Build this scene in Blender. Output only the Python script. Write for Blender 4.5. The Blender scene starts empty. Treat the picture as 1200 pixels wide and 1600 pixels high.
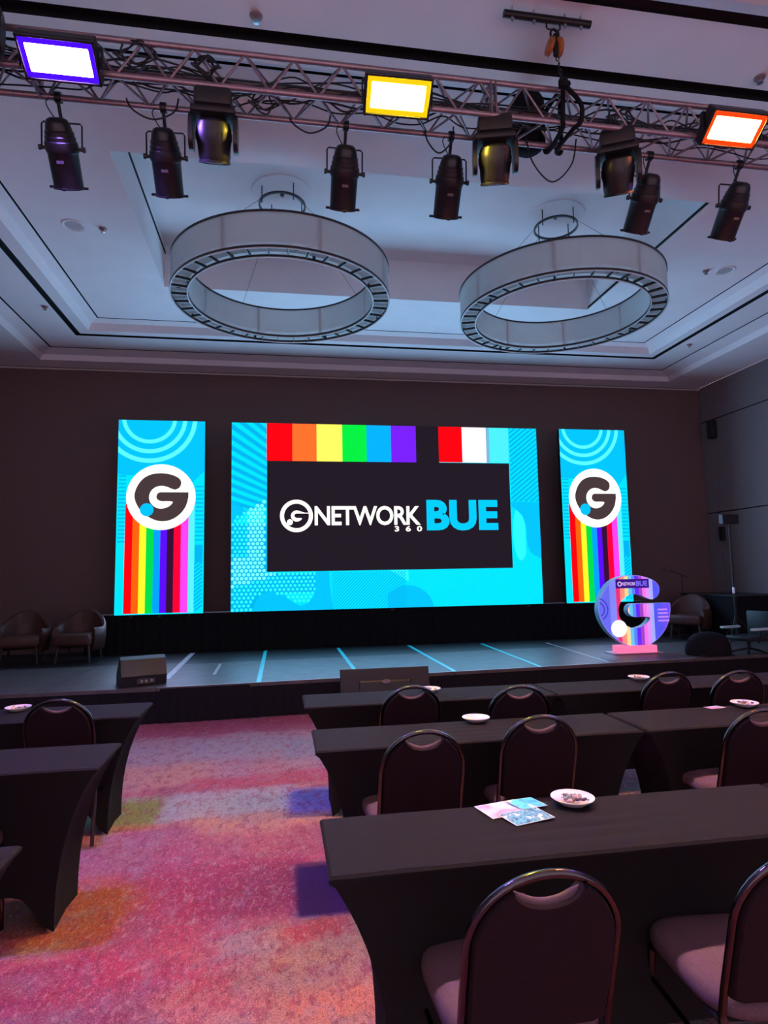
import bpy, bmesh, math, random
from mathutils import Vector, Matrix
from mathutils.geometry import tessellate_polygon
R = math.radians
rnd = random.Random(7)
scene = bpy.context.scene
col = scene.collection

# ------------------------------------------------------------------ camera, world, exposure
def make_camera():
    p, y, r = 0.09846, 0.16289, -0.01782          # pitch up, yaw to the right, roll
    cp, sp, cy, sy, cr, sr = math.cos(p), math.sin(p), math.cos(y), math.sin(y), math.cos(r), math.sin(r)
    F = Vector((sy * cp, cy * cp, sp)); Rt = Vector((cy, -sy, 0)); U = Rt.cross(F)
    r2 = Rt * cr + U * sr; u2 = -Rt * sr + U * cr
    cam = bpy.data.cameras.new('camera'); o = bpy.data.objects.new('camera', cam)
    m = Matrix((r2, u2, -F)).transposed().to_4x4(); m.translation = (0, 0, 1.65)
    o.matrix_world = m
    cam.sensor_fit = 'AUTO'; cam.sensor_width = 36; cam.lens = 971.2 / 1600 * 36
    cam.clip_start = 0.05; cam.clip_end = 100
    col.objects.link(o); scene.camera = o
make_camera()
vs = scene.view_settings
vs.view_transform = 'Standard'; vs.look = 'None'; vs.gamma = 1.0; vs.use_curve_mapping = False
vs.exposure = 0.12
scene.cycles.use_denoising = True
scene.cycles.max_bounces = 8; scene.cycles.diffuse_bounces = 5
scene.cycles.sample_clamp_indirect = 6.0

world = bpy.data.worlds.new('world'); scene.world = world; world.use_nodes = True
WB = world.node_tree.nodes['Background']
WB.inputs[0].default_value = (0.88, 0.62, 0.80, 1); WB.inputs[1].default_value = 1.15
FILL_W = 8.0            # watts of each added fill downlight
LAMP = 1350.0               # radiance of the wash panels
SCREEN_W = 205.0         # light output of the wide LED wall
SCREEN = 1.15             # radiance of the LED walls

# ------------------------------------------------------------------ colour and materials
def lin(c):
    return tuple((v / 255 / 12.92) if v / 255 <= 0.04045 else ((v / 255 + 0.055) / 1.055) ** 2.4 for v in c)
MATS = {}
def mat(name, color, rough=0.6, metal=0.0, spec=0.4, noise=0.0, nscale=20.0, bump=0.0, bscale=80.0, coat=0.0, sheen=0.0, stretch=None):
    if name in MATS: return MATS[name]
    m = bpy.data.materials.new(name); m.use_nodes = True
    nt = m.node_tree; b = nt.nodes['Principled BSDF']
    b.inputs['Base Color'].default_value = (*color, 1); b.inputs['Roughness'].default_value = rough
    b.inputs['Metallic'].default_value = metal; b.inputs['Specular IOR Level'].default_value = spec
    b.inputs['Coat Weight'].default_value = coat; b.inputs['Sheen Weight'].default_value = sheen
    if noise or bump:
        tc = nt.nodes.new('ShaderNodeTexCoord'); mp = nt.nodes.new('ShaderNodeMapping')
        nt.links.new(tc.outputs['Object'], mp.inputs[0])
        if stretch: mp.inputs['Scale'].default_value = stretch
    if noise:
        n = nt.nodes.new('ShaderNodeTexNoise'); n.inputs['Scale'].default_value = nscale; n.inputs['Detail'].default_value = 5
        nt.links.new(mp.outputs[0], n.inputs['Vector'])
        cr = nt.nodes.new('ShaderNodeValToRGB')
        cr.color_ramp.elements[0].position = 0.25; cr.color_ramp.elements[1].position = 0.75
        cr.color_ramp.elements[0].color = (*[c * (1 - noise) for c in color], 1)
        cr.color_ramp.elements[1].color = (*[min(1, c * (1 + noise)) for c in color], 1)
        nt.links.new(n.outputs[0], cr.inputs[0]); nt.links.new(cr.outputs[0], b.inputs['Base Color'])
    if bump:
        n2 = nt.nodes.new('ShaderNodeTexNoise'); n2.inputs['Scale'].default_value = bscale; n2.inputs['Detail'].default_value = 3
        nt.links.new(mp.outputs[0], n2.inputs['Vector'])
        bp = nt.nodes.new('ShaderNodeBump'); bp.inputs['Strength'].default_value = bump; bp.inputs['Distance'].default_value = 0.01
        nt.links.new(n2.outputs[0], bp.inputs['Height']); nt.links.new(bp.outputs[0], b.inputs['Normal'])
    MATS[name] = m
    return m
def em(name, rgb, strength=None, base=0.0):
    """a light-giving surface: rgb is the display colour 0..255"""
    if name in MATS: return MATS[name]
    m = bpy.data.materials.new(name); m.use_nodes = True
    nt = m.node_tree; b = nt.nodes['Principled BSDF']
    c = lin(rgb)
    b.inputs['Base Color'].default_value = (base, base, base, 1); b.inputs['Roughness'].default_value = 0.6
    b.inputs['Specular IOR Level'].default_value = 0.1
    b.inputs['Emission Color'].default_value = (*c, 1); b.inputs['Emission Strength'].default_value = SCREEN if strength is None else strength
    # faint LED pixel grain
    tc = nt.nodes.new('ShaderNodeTexCoord'); n = nt.nodes.new('ShaderNodeTexNoise'); n.inputs['Scale'].default_value = 30
    mr = nt.nodes.new('ShaderNodeMapRange'); s = SCREEN if strength is None else strength
    mr.inputs['To Min'].default_value = s * 0.95; mr.inputs['To Max'].default_value = s * 1.05
    nt.links.new(tc.outputs['Object'], n.inputs['Vector']); nt.links.new(n.outputs[0], mr.inputs[0])
    nt.links.new(mr.outputs[0], b.inputs['Emission Strength'])
    MATS[name] = m
    return m

M = dict(
    ceiling=mat('ceiling_paint', (0.85, 0.82, 0.82), 0.8, noise=0.03, nscale=3, bump=0.03, bscale=150),
    slot=mat('slot_black', (0.006, 0.006, 0.007), 0.7, noise=0.2),
    crown=mat('crown_trim', (0.5, 0.46, 0.42), 0.5, noise=0.1),
    wall_dark=mat('wall_brown_fabric', (0.150, 0.100, 0.092), 0.9, spec=0.1, noise=0.25, nscale=60, bump=0.1, bscale=200),
    wall_light=mat('wall_panel_vinyl', (0.20, 0.175, 0.175), 0.7, noise=0.05, nscale=8, bump=0.05, bscale=200),
    black_cloth=mat('black_drape', (0.010, 0.010, 0.012), 0.9, spec=0.1, noise=0.3, nscale=40, bump=0.1),
    black_plastic=mat('black_plastic', (0.014, 0.014, 0.016), 0.45, noise=0.2, nscale=60),
    black_gloss=mat('black_gloss', (0.008, 0.008, 0.009), 0.36, spec=0.45, noise=0.15, nscale=40),
    black_metal=mat('black_metal', (0.007, 0.007, 0.008), 0.42, spec=0.4, noise=0.2, nscale=50),
    grille=mat('grille', (0.03, 0.03, 0.033), 0.6, noise=0.4, nscale=300, bump=0.3, bscale=400),
    truss=mat('truss_dull_metal', (0.30, 0.22, 0.24), 0.38, metal=0.75, noise=0.2, nscale=25),
    cable=mat('cable_rubber', (0.012, 0.012, 0.014), 0.5, noise=0.2),
    steel=mat('steel', (0.6, 0.6, 0.62), 0.3, metal=1.0, noise=0.1),
    chrome_dark=mat('chair_tube', (0.085, 0.078, 0.082), 0.2, metal=1.0, noise=0.08),
    cover=mat('spandex_black', (0.0145, 0.0135, 0.014), 0.85, spec=0.06, noise=0.2, nscale=250, bump=0.04, bscale=400),
    table_wood=mat('table_laminate', (0.2, 0.15, 0.11), 0.5, noise=0.2, stretch=(1, 10, 1)),
    fab_dark=mat('chair_fabric_burgundy', (0.015, 0.007, 0.0105), 0.9, spec=0.15, noise=0.35, nscale=220, bump=0.15, bscale=400),
    fab_seat=mat('chair_fabric_mauve', (0.105, 0.066, 0.080), 0.9, spec=0.15, noise=0.2, nscale=200, bump=0.15, bscale=400),
    plate=mat('china', (0.80, 0.66, 0.70), 0.25, spec=0.5, noise=0.03),
    shade=mat('shade_fabric', (0.55, 0.62, 0.60), 0.9, spec=0.1, noise=0.08, nscale=9),
    rim=mat('fixture_bronze', (0.03, 0.026, 0.026), 0.4, spec=0.5, noise=0.2),
    rim_pale=mat('fixture_pale_edge', (0.55, 0.6, 0.6), 0.5, noise=0.1),
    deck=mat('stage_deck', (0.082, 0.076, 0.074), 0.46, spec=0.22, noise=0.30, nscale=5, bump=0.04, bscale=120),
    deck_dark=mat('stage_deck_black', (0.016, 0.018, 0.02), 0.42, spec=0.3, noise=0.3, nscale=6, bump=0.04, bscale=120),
    tape=mat('gaffer_tape_pale', (0.40, 0.40, 0.42), 0.4, spec=0.4, noise=0.2, nscale=15),
    tape_cyan_lit=mat('gaffer_tape_screen_lit', (0.02, 0.60, 0.62), 0.35, spec=0.5, noise=0.12, nscale=15),  # pale tape with the screens' cyan reflection put into its colour
    brown_leather=mat('armchair_leather', (0.06, 0.024, 0.018), 0.5, spec=0.4, noise=0.25, nscale=12, bump=0.06),
    orange=mat('hoist_orange', (0.42, 0.15, 0.045), 0.5, noise=0.25),
    white=mat('white_plastic', (0.75, 0.75, 0.75), 0.4, noise=0.04),
    teal_lit_pad=mat('armrest_pale', (0.45, 0.62, 0.66), 0.35, spec=0.5, noise=0.08),  # teal light on the armrests put into the pad colour
    wood_dark=mat('dark_wood', (0.04, 0.02, 0.014), 0.5, noise=0.3, stretch=(1, 1, 8)),
)

# ------------------------------------------------------------------ mesh helpers
class MB:
    def __init__(s): s.v = []; s.f = []; s.mi = []
    def add(s, verts, faces, mi=0, mx=None):
        o = len(s.v)
        s.v += [tuple(mx @ Vector(v)) if mx else tuple(v) for v in verts]
        s.f += [tuple(i + o for i in f) for f in faces]; s.mi += [mi] * len(faces)
        return s
    def box(s, c, d, rot=None, ch=0.0, mi=0):
        """box with chamfered edges; rot = Matrix 3x3 or euler tuple"""
        x, y, z = d[0] / 2, d[1] / 2, d[2] / 2
        bm = bmesh.new(); bmesh.ops.create_cube(bm, size=1)
        for v in bm.verts: v.co = Vector((v.co.x * d[0], v.co.y * d[1], v.co.z * d[2]))
        if ch: bmesh.ops.bevel(bm, geom=bm.edges[:], offset=min(ch, min(d) * 0.49), segments=2, affect='EDGES', profile=0.6)
        mx = Matrix.Translation(c)
        if rot is not None:
            from mathutils import Euler
            mx = mx @ (Euler(rot).to_matrix().to_4x4() if not isinstance(rot, Matrix) else rot.to_4x4())
        bm.verts.index_update()
        s.add([v.co[:] for v in bm.verts], [[v.index for v in f.verts] for f in bm.faces], mi, mx); bm.free()
        return s
    def tube(s, pts, r, n=8, closed=False, mi=0, cap=True):
        pts = [Vector(p) for p in pts]; k = len(pts); vs_, fs = [], []
        rr = r if isinstance(r, (list, tuple)) else [r] * k
        prev = None
        for i, p in enumerate(pts):
            if closed: t = (pts[(i + 1) % k] - pts[i - 1])
            else: t = pts[min(i + 1, k - 1)] - pts[max(i - 1, 0)]
            t.normalize()
            if prev is None:
                a = Vector((0, 0, 1)) if abs(t.z) < 0.9 else Vector((1, 0, 0))
                u = t.cross(a).normalized()
            else:
                u = (prev - t * prev.dot(t)).normalized()
            prev = u; w = t.cross(u)
            for j in range(n):
                a = 2 * math.pi * j / n
                vs_.append(p + (u * math.cos(a) + w * math.sin(a)) * rr[i])
        for i in range(k if closed else k - 1):
            i2 = (i + 1) % k
            for j in range(n):
                j2 = (j + 1) % n
                fs.append((i * n + j, i * n + j2, i2 * n + j2, i2 * n + j))
        if cap and not closed:
            fs.append(tuple(range(n))[::-1]); fs.append(tuple((k - 1) * n + j for j in range(n)))
        return s.add(vs_, fs, mi)
    def lathe(s, prof, n=32, mx=None, mi=0, closed=False):
        """prof: list of (radius, z), revolved about local z"""
        vs_, fs = [], []; k = len(prof)
        for r, z in prof:
            for j in range(n):
                a = 2 * math.pi * j / n; vs_.append((r * math.cos(a), r * math.sin(a), z))
        for i in range(k if closed else k - 1):
            i2 = (i + 1) % k
            for j in range(n):
                j2 = (j + 1) % n; fs.append((i * n + j, i * n + j2, i2 * n + j2, i2 * n + j))
        if not closed:
            if prof[0][0] > 1e-5: fs.append(tuple(range(n))[::-1])
            if prof[-1][0] > 1e-5: fs.append(tuple((k - 1) * n + j for j in range(n)))
        return s.add(vs_, fs, mi, mx)
    def prism(s, poly, t, mx=None, mi=0, mi_side=None):
        """poly in local xz, extruded along +y by t (front face at y=0)"""
        n = len(poly); tri = tessellate_polygon([[Vector((p[0], p[1], 0)) for p in poly]])
        V = [(p[0], 0, p[1]) for p in poly] + [(p[0], t, p[1]) for p in poly]
        area = sum(poly[i][0] * poly[(i + 1) % n][1] - poly[(i + 1) % n][0] * poly[i][1] for i in range(n))
        ccw = area > 0
        fr, bk, sd = [], [], []
        for a, b, c in tri:
            A, B, C_ = poly[a], poly[b], poly[c]
            w = (B[0] - A[0]) * (C_[1] - A[1]) - (C_[0] - A[0]) * (B[1] - A[1])
            if w < 0: b, c = c, b
            fr.append((a, b, c)); bk.append((a + n, c + n, b + n))
        for i in range(n):
            j = (i + 1) % n
            sd.append((i, i + n, j + n, j) if ccw else (i, j, j + n, i + n))
        s.add(V, fr, mi, mx)
        o = len(s.v) - len(V)
        s.f += [tuple(i + o for i in f) for f in bk]; s.mi += [mi] * len(bk)
        s.f += [tuple(i + o for i in f) for f in sd]; s.mi += [mi if mi_side is None else mi_side] * len(sd)
        return s
    def mesh(s, name, mats, smooth=None):
        me = bpy.data.meshes.new(name); me.from_pydata(s.v, [], s.f)
        for m in (mats if isinstance(mats, (list, tuple)) else [mats]): me.materials.append(m)
        if any(s.mi): me.polygons.foreach_set('material_index', s.mi)
        if smooth:
            me.polygons.foreach_set('use_smooth', [True] * len(me.polygons)); me.set_sharp_from_angle(angle=R(smooth))
        me.update(); return me
    def build(s, name, mats, parent=None, smooth=None, loc=None, rot=None):
        return link(name, s.mesh(name, mats, smooth), parent, loc, rot)
def link(name, me, parent=None, loc=None, rot=None):
    o = bpy.data.objects.new(name, me); col.objects.link(o)
    if parent: o.parent = parent
    if loc: o.location = loc
    if rot: o.rotation_euler = rot
    return o
def tag(o, label=None, cat=None, group=None, kind=None):
    if label: o['label'] = label
    if cat: o['category'] = cat
    if group: o['group'] = group
    if kind: o['kind'] = kind
    return o
def thing(name, label, cat, loc=(0, 0, 0), rz=0.0, group=None):
    o = bpy.data.objects.new(name, None); col.objects.link(o); o.empty_display_size = 0.1
    o.location = loc; o.rotation_euler = (0, 0, rz)
    return tag(o, label, cat, group)
def copy_tree(o, parent=None):
    c = o.copy(); col.objects.link(c); c.parent = parent
    for ch in list(o.children): copy_tree(ch, c)
    return c
def smooth_path(pts, sub=6, closed=False):
    P = [Vector(p) for p in pts]; out = []; n = len(P)
    for i in range(n if closed else n - 1):
        if closed: a, b, c, d = P[i - 1], P[i], P[(i + 1) % n], P[(i + 2) % n]
        else: a, b, c, d = P[max(i - 1, 0)], P[i], P[i + 1], P[min(i + 2, n - 1)]
        for k in range(sub):
            t = k / sub
            out.append(0.5 * ((2 * b) + (c - a) * t + (2 * a - 5 * b + 4 * c - d) * t * t + (3 * b - a - 3 * c + d) * t ** 3))
    if not closed: out.append(P[-1])
    return out
def arc(cx, cz, rx, rz, a0, a1, n):
    return [(cx + rx * math.cos(R(a0 + (a1 - a0) * i / n)), cz + rz * math.sin(R(a0 + (a1 - a0) * i / n))) for i in range(n + 1)]
def axis_mx(p, d, up=(0, 0, 1)):
    """matrix whose local +z runs along d, at p"""
    z = Vector(d).normalized(); a = Vector(up)
    if abs(z.dot(a)) > 0.95: a = Vector((0, 1, 0))
    x = a.cross(z).normalized(); y = z.cross(x)
    m = Matrix((x, y, z)).transposed().to_4x4(); m.translation = p
    return m
def clip(poly, x0, x1, z0, z1):
    def cut(P, f, g):
        out = []
        for i in range(len(P)):
            a, b = P[i - 1], P[i]; fa, fb = f(a), f(b)
            if (fa >= 0) != (fb >= 0):
                t = fa / (fa - fb); out.append((a[0] + (b[0] - a[0]) * t, a[1] + (b[1] - a[1]) * t))
            if fb >= 0: out.append(b)
        return out
    for f in (lambda p: p[0] - x0, lambda p: x1 - p[0], lambda p: p[1] - z0, lambda p: z1 - p[1]):
        if len(poly) < 3: return []
        poly = cut(poly, f, None)
    return poly
def text_mesh(s, w, h, bold=0.0, spacing=1.0):
    """lettering as flat polygons, fitted to w x h, in local xz, lower left at the origin"""
    cu = bpy.data.curves.new('lettering', 'FONT'); cu.body = s; cu.offset = bold; cu.space_character = spacing; cu.resolution_u = 4
    o = bpy.data.objects.new('lettering_tmp', cu); col.objects.link(o)
    dg = bpy.context.evaluated_depsgraph_get(); me = bpy.data.meshes.new_from_object(o.evaluated_get(dg))
    bpy.data.objects.remove(o)
    xs = [v.co.x for v in me.vertices]; ys = [v.co.y for v in me.vertices]
    x0, x1, y0, y1 = min(xs), max(xs), min(ys), max(ys)
    for v in me.vertices:
        v.co = Vector(((v.co.x - x0) / (x1 - x0) * w, 0, (v.co.y - y0) / (y1 - y0) * h))
    me.update(); me.materials.clear()
    return me
def flat(poly, y, name, m, parent):
    """thin flat print at depth y (towards the viewer = smaller y)"""
    mb = MB()
    for p in (poly if isinstance(poly[0][0], (tuple, list)) else [poly]):
        if len(p) >= 3: mb.prism(p, 0.002)
    o = mb.build(name, m, parent); o.location = (0, y, 0)
    if name in ('dot_print', 'hatch_print', 'stripe_print', 'line_print'): o['kind'] = 'stuff'
    return o
def flats(polys, y, name, m, parent):
    for p in polys:
        if len(p) >= 3: flat(p, y, name, m, parent)

# ------------------------------------------------------------------ the carpet
def carpet_material():
    m = bpy.data.materials.new('carpet_painterly'); m.use_nodes = True
    nt = m.node_tree; N = nt.nodes; Lk = nt.links.new; b = N['Principled BSDF']
    b.inputs['Roughness'].default_value = 0.95; b.inputs['Specular IOR Level'].default_value = 0.1; b.inputs['Sheen Weight'].default_value = 0.1
    tc = N.new('ShaderNodeTexCoord')
    def noise(scale, detail=3, vec=None, stretch=None, rot=0.0):
        n = N.new('ShaderNodeTexNoise'); n.inputs['Scale'].default_value = scale; n.inputs['Detail'].default_value = detail
        mp = N.new('ShaderNodeMapping'); Lk(tc.outputs['Object'], mp.inputs[0])
        if stretch: mp.inputs['Scale'].default_value = stretch
        mp.inputs['Rotation'].default_value = (0, 0, rot); Lk(mp.outputs[0], n.inputs['Vector'])
        return n
    def ramp(src, stops):
        r = N.new('ShaderNodeValToRGB'); e = r.color_ramp.elements
        while len(e) < len(stops): e.new(0.5)
        for i, (p, c) in enumerate(stops): e[i].position = p; e[i].color = (*c, 1)
        Lk(src, r.inputs[0]); return r.outputs[0]
    # distorted coordinates
    wob = noise(3.0, 6); sub = N.new('ShaderNodeVectorMath'); sub.operation = 'SUBTRACT'; sub.inputs[1].default_value = (0.5, 0.5, 0.5)
    Lk(wob.outputs['Color'], sub.inputs[0]); sc = N.new('ShaderNodeVectorMath'); sc.operation = 'SCALE'; sc.inputs['Scale'].default_value = 0.34
    Lk(sub.outputs[0], sc.inputs[0]); ad0 = N.new('ShaderNodeVectorMath'); ad0.operation = 'ADD'
    Lk(tc.outputs['Object'], ad0.inputs[0]); Lk(sc.outputs[0], ad0.inputs[1])
    wob2 = noise(12.0, 8, stretch=(1.6, 1, 1), rot=-0.3); sub2 = N.new('ShaderNodeVectorMath'); sub2.operation = 'SUBTRACT'; sub2.inputs[1].default_value = (0.5, 0.5, 0.5)
    Lk(wob2.outputs['Color'], sub2.inputs[0]); sc2 = N.new('ShaderNodeVectorMath'); sc2.operation = 'SCALE'; sc2.inputs['Scale'].default_value = 0.22
    Lk(sub2.outputs[0], sc2.inputs[0]); ad = N.new('ShaderNodeVectorMath'); ad.operation = 'ADD'
    Lk(ad0.outputs[0], ad.inputs[0]); Lk(sc2.outputs[0], ad.inputs[1])
    sp = N.new('ShaderNodeSeparateXYZ'); Lk(ad.outputs[0], sp.inputs[0])
    sx = N.new('ShaderNodeSeparateXYZ'); Lk(tc.outputs['Object'], sx.inputs[0])
    pink, mag, mau, pea, gry, blu, red, ora, pur = (0.44, .10, .15), (0.30, .025, .085), (0.30, .13, .20), (0.52, .24, .17), (0.24, .21, .24), (0.27, .31, .36), (.5, .07, .07), (.36, .08, .03), (.085, .014, .085)
    base = ramp(noise(1.1, 5, stretch=(0.7, 1.4, 1)).outputs[0], [(0.30, mau), (0.40, mag), (0.48, pink), (0.54, gry), (0.60, pea), (0.70, mag)])
    cur = base
    # x0, x1, y0, y1, colour, edge softness, strength, sharp edges
    patches = [
        (-1.9, 0.9, 6.90, 9.0, (.27, .02, .07), .10, .9, 0), (-1.9, 0.6, 5.85, 6.85, (.30, .25, .27), .18, .85, 0),
        (-0.9, 0.7, 6.1, 6.7, (.25, .28, .32), .15, .55, 0), (0.0, 0.5, 5.6, 6.5, (.20, .26, .34), .12, .55, 0),
        (-1.6, -0.6, 5.3, 5.95, (.48, .25, .18), .14, .9, 0), (-0.75, 0.6, 5.15, 5.5, (.46, .07, .10), .07, .9, 0), (-0.7, 0.5, 5.5, 5.85, (.44, .28, .24), .1, .65, 0),
        (-1.4, -0.76, 4.58, 5.13, (.24, .30, .12), .05, .95, 1), (-0.86, 0.07, 4.58, 5.15, (.33, .37, .38), .07, .9, 1),
        (0.06, 0.8, 4.55, 5.08, (.17, .16, .36), .03, .95, 1), (-0.6, 0.8, 4.22, 4.58, (.50, .25, .16), .10, .9, 0),
        (-1.5, -0.5, 3.85, 4.45, (.30, .11, .19), .12, .85, 0), (-0.75, 0.4, 3.85, 4.3, (.34, .06, .13), .12, .75, 0),
        (-0.85, 0.1, 3.25, 3.9, (.30, .02, .085), .15, .9, 0), (-0.2, 0.1, 3.3, 3.85, (.24, .025, .09), .10, .7, 0),
        (-1.6, -0.72, 3.15, 3.8, (.34, .07, .02), .10, .92, 0), (-0.75, -.5, 3.05, 3.28, (.13, .09, .15), .07, .75, 0),
        (-0.9, -0.3, 2.75, 3.25, (.40, .035, .08), .16, .8, 0), (-0.25, 0.9, 2.70, 3.15, (.28, .19, .20), .12, .85, 0),
        (0.03, 0.3, 3.0, 3.22, (.40, .04, .06), .06, .85, 0), (-0.12, 1.2, 1.9, 2.95, (.42, .21, .15), .12, .85, 0), (0.05, 0.6, 2.5, 2.66, (.52, .19, .12), .05, .8, 0),
        (-1.2, -0.42, 2.2, 2.8, (.26, .05, .13), .12, .8, 0), (-0.42, -0.1, 2.2, 2.75, (.46, .19, .16), .1, .6, 0),
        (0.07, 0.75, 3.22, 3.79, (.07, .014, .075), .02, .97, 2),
        (0.8, 2.6, 0.6, 2.1, (.66, .17, .10), .12, .85, 0),
    ]
    def lay(cur, x0, x1, y0, y1, c, e, s, sharp):
        src = (sx if sharp else sp).outputs; prod = None
        for ch, lo, hi in ((0, x0, x1), (1, y0, y1)):
            for edge, sign in ((lo, 1), (hi, -1)):
                mr = N.new('ShaderNodeMapRange'); mr.interpolation_type = 'SMOOTHSTEP'
                mr.inputs['From Min'].default_value = edge - e * sign; mr.inputs['From Max'].default_value = edge + e * sign
                Lk(src[ch], mr.inputs[0])
                if sign < 0:
                    mr.inputs['From Min'].default_value = edge - e; mr.inputs['From Max'].default_value = edge + e
                    mr.inputs['To Min'].default_value = 1; mr.inputs['To Max'].default_value = 0
                if prod is None: prod = mr.outputs[0]
                else:
                    mu = N.new('ShaderNodeMath'); mu.operation = 'MULTIPLY'; Lk(prod, mu.inputs[0]); Lk(mr.outputs[0], mu.inputs[1]); prod = mu.outputs[0]
        mu = N.new('ShaderNodeMath'); mu.operation = 'MULTIPLY'; Lk(prod, mu.inputs[0]); mu.inputs[1].default_value = s
        mx = N.new('ShaderNodeMix'); mx.data_type = 'RGBA'; Lk(mu.outputs[0], mx.inputs['Factor']); Lk(cur, mx.inputs['A']); mx.inputs['B'].default_value = (*c, 1)
        return mx.outputs['Result']
    for p in patches:
        if p[7] < 2: cur = lay(cur, *p)
    # loose painted speckle: grey and pale fibres, brushed diagonally
    for scale, st, rot, c, lo, hi, amt in ((6, (1.7, 1, 1), -0.25, (.27, .22, .26), .53, .60, .42), (8, (1.8, 1, 1), -0.2, (.25, .012, .07), .51, .59, .55), (18, (2.2, 1, 1), -0.25, (.50, .33, .30), .54, .62, .42), (24, (2.0, 1, 1), -0.35, (.10, .05, .09), .52, .62, .5), (42, (1.6, 1, 1), -0.3, (.48, .32, .30), .54, .64, .42), (60, (1.3, 1, 1), 0.2, (.06, .03, .05), .54, .64, .5)):
        n = noise(scale, 8, stretch=st, rot=rot); n.inputs['Roughness'].default_value = 0.68
        mr = N.new('ShaderNodeMapRange'); mr.inputs['From Min'].default_value = lo; mr.inputs['From Max'].default_value = hi; mr.inputs['To Max'].default_value = amt
        Lk(n.outputs[0], mr.inputs[0])
        mx = N.new('ShaderNodeMix'); mx.data_type = 'RGBA'; Lk(mr.outputs[0], mx.inputs['Factor']); Lk(cur, mx.inputs['A']); mx.inputs['B'].default_value = (*c, 1)
        cur = mx.outputs['Result']
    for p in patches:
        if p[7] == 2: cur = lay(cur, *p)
    fine = noise(160, 3)
    fr = ramp(fine.outputs[0], [(0.3, (0.42, .42, .42)), (0.7, (1.15, 1.15, 1.15))])
    mx = N.new('ShaderNodeMix'); mx.data_type = 'RGBA'; mx.blend_type = 'MULTIPLY'; mx.inputs['Factor'].default_value = 1
    Lk(cur, mx.inputs['A']); Lk(fr, mx.inputs['B']); Lk(mx.outputs['Result'], b.inputs['Base Color'])
    bp = N.new('ShaderNodeBump'); bp.inputs['Strength'].default_value = 0.5; bp.inputs['Distance'].default_value = 0.008
    Lk(fine.outputs[0], bp.inputs['Height']); Lk(bp.outputs[0], b.inputs['Normal'])
    return m

# ------------------------------------------------------------------ room shell
XL, XR, YB, YF, ZC = -5.05, 8.70, 11.6, -2.5, 5.42
mb = MB(); mb.box(((XL + XR) / 2, (YB + YF) / 2, -0.05), (XR - XL, YB - YF, 0.1))
tag(mb.build('floor', carpet_material()), 'carpet in blurred bands of pink, peach, grey and purple', 'floor', kind='structure')
mb = MB(); mb.box(((XL + XR) / 2, YB + 0.1, ZC / 2), (XR - XL + 0.4, 0.2, ZC))
tag(mb.build('wall_back', M['wall_dark']), 'dark brown back wall behind the LED screens', 'wall', kind='structure')
mb = MB(); mb.box((XL - 0.1, (YB + YF) / 2, ZC / 2), (0.2, YB - YF, ZC))
tag(mb.build('wall_left', M['wall_light']), 'pale panelled wall to the left of the stage', 'wall', kind='structure')
mb = MB(); mb.box((XR + 0.13, (YB + YF) / 2, ZC / 2), (0.2, YB - YF, ZC))
wr = tag(mb.build('wall_right', M['slot']), 'grey movable partition wall to the right of the stage', 'wall', kind='structure')
pan = {}
ys = [YB, 11.22, 9.0, 6.8, 4.6, 2.4, 0.2, YF]
for z0, z1 in ((0.0, 2.75), (2.77, 4.66), (4.68, ZC)):
    for a, b_ in zip(ys[1:], ys[:-1]):
        mb = MB(); mb.box((0, 0, 0), (0.03, b_ - a - 0.014, z1 - z0), ch=0.006)
        link('wall_panel', mb.mesh('wall_panel', M['wall_light']), wr, (XR + 0.015, (a + b_) / 2, (z0 + z1) / 2))
# crown line on top of the back wall
mb = MB(); mb.box(((XL + XR) / 2, YB - 0.02, 5.385), (XR - XL, 0.04, 0.03), ch=0.006)
tag(mb.build('trim_1', M['crown']), 'pale moulding line along the top of the dark wall', 'trim', kind='structure')

def rect_loop(r, z): return [(r[0], r[2], z), (r[1], r[2], z), (r[1], r[3], z), (r[0], r[3], z)]
def rings(levels):
    mb = MB(); V = []; 
    for r, z in levels: V += rect_loop(r, z)
    F = []
    for i in range(len(levels) - 1):
        for j in range(4):
            k = (j + 1) % 4; F.append((i * 4 + j, (i + 1) * 4 + j, (i + 1) * 4 + k, i * 4 + k))
    mb.add(V, F); return mb
W0 = (XL, XR, YF, YB)
F1 = (-4.114, 7.745, 3.37, 11.20); L3a = (-3.87, 7.42, 3.56, 10.92); L3b = (-3.84, 7.39, 3.65, 10.89)  # near side of the outer gap widened to a black band for soffit shade
L2a = (-3.275, 6.875, 4.175, 10.335); L2b = (-3.185, 6.785, 4.285, 10.245)
LP = (-3.02, 6.635, 4.47, 10.10); LQ = (-2.96, 6.57, 4.53, 10.04); L1a = (-2.845, 6.435, 4.66, 9.925); L1b = (-2.82, 6.41, 4.69, 9.90)
IN = (-1.62, 4.715, 5.87, 8.70)
Z1, Z2, ZI = 5.55, 5.69, 6.29
F1t = (-4.05, 7.68, 3.43, 11.14)
cl = rings([(W0, ZC), (F1, ZC), (F1t, 5.50), (L3a, Z1)])
cl2 = rings([(L3b, Z1), (L2a, Z1)]); cl3 = rings([(L2b, Z1), (LP, Z1), (LQ, 5.655), (L1a, Z2)]); cl4 = rings([(L1b, Z2), (IN, Z2), (IN, ZI)])
for c in (cl2, cl3, cl4): cl.add(c.v, c.f)
V = rect_loop(IN, ZI); cl.add(V, [(3, 2, 1, 0)])
# solid roof above, so that the ceiling is closed
cl.add(rect_loop((XL - .2, XR + .2, YF, YB + .2), 6.6), [(0, 1, 2, 3)])
ceil = tag(cl.build('ceiling', M['ceiling']), 'stepped tray ceiling in white paint', 'ceiling', kind='structure')
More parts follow.
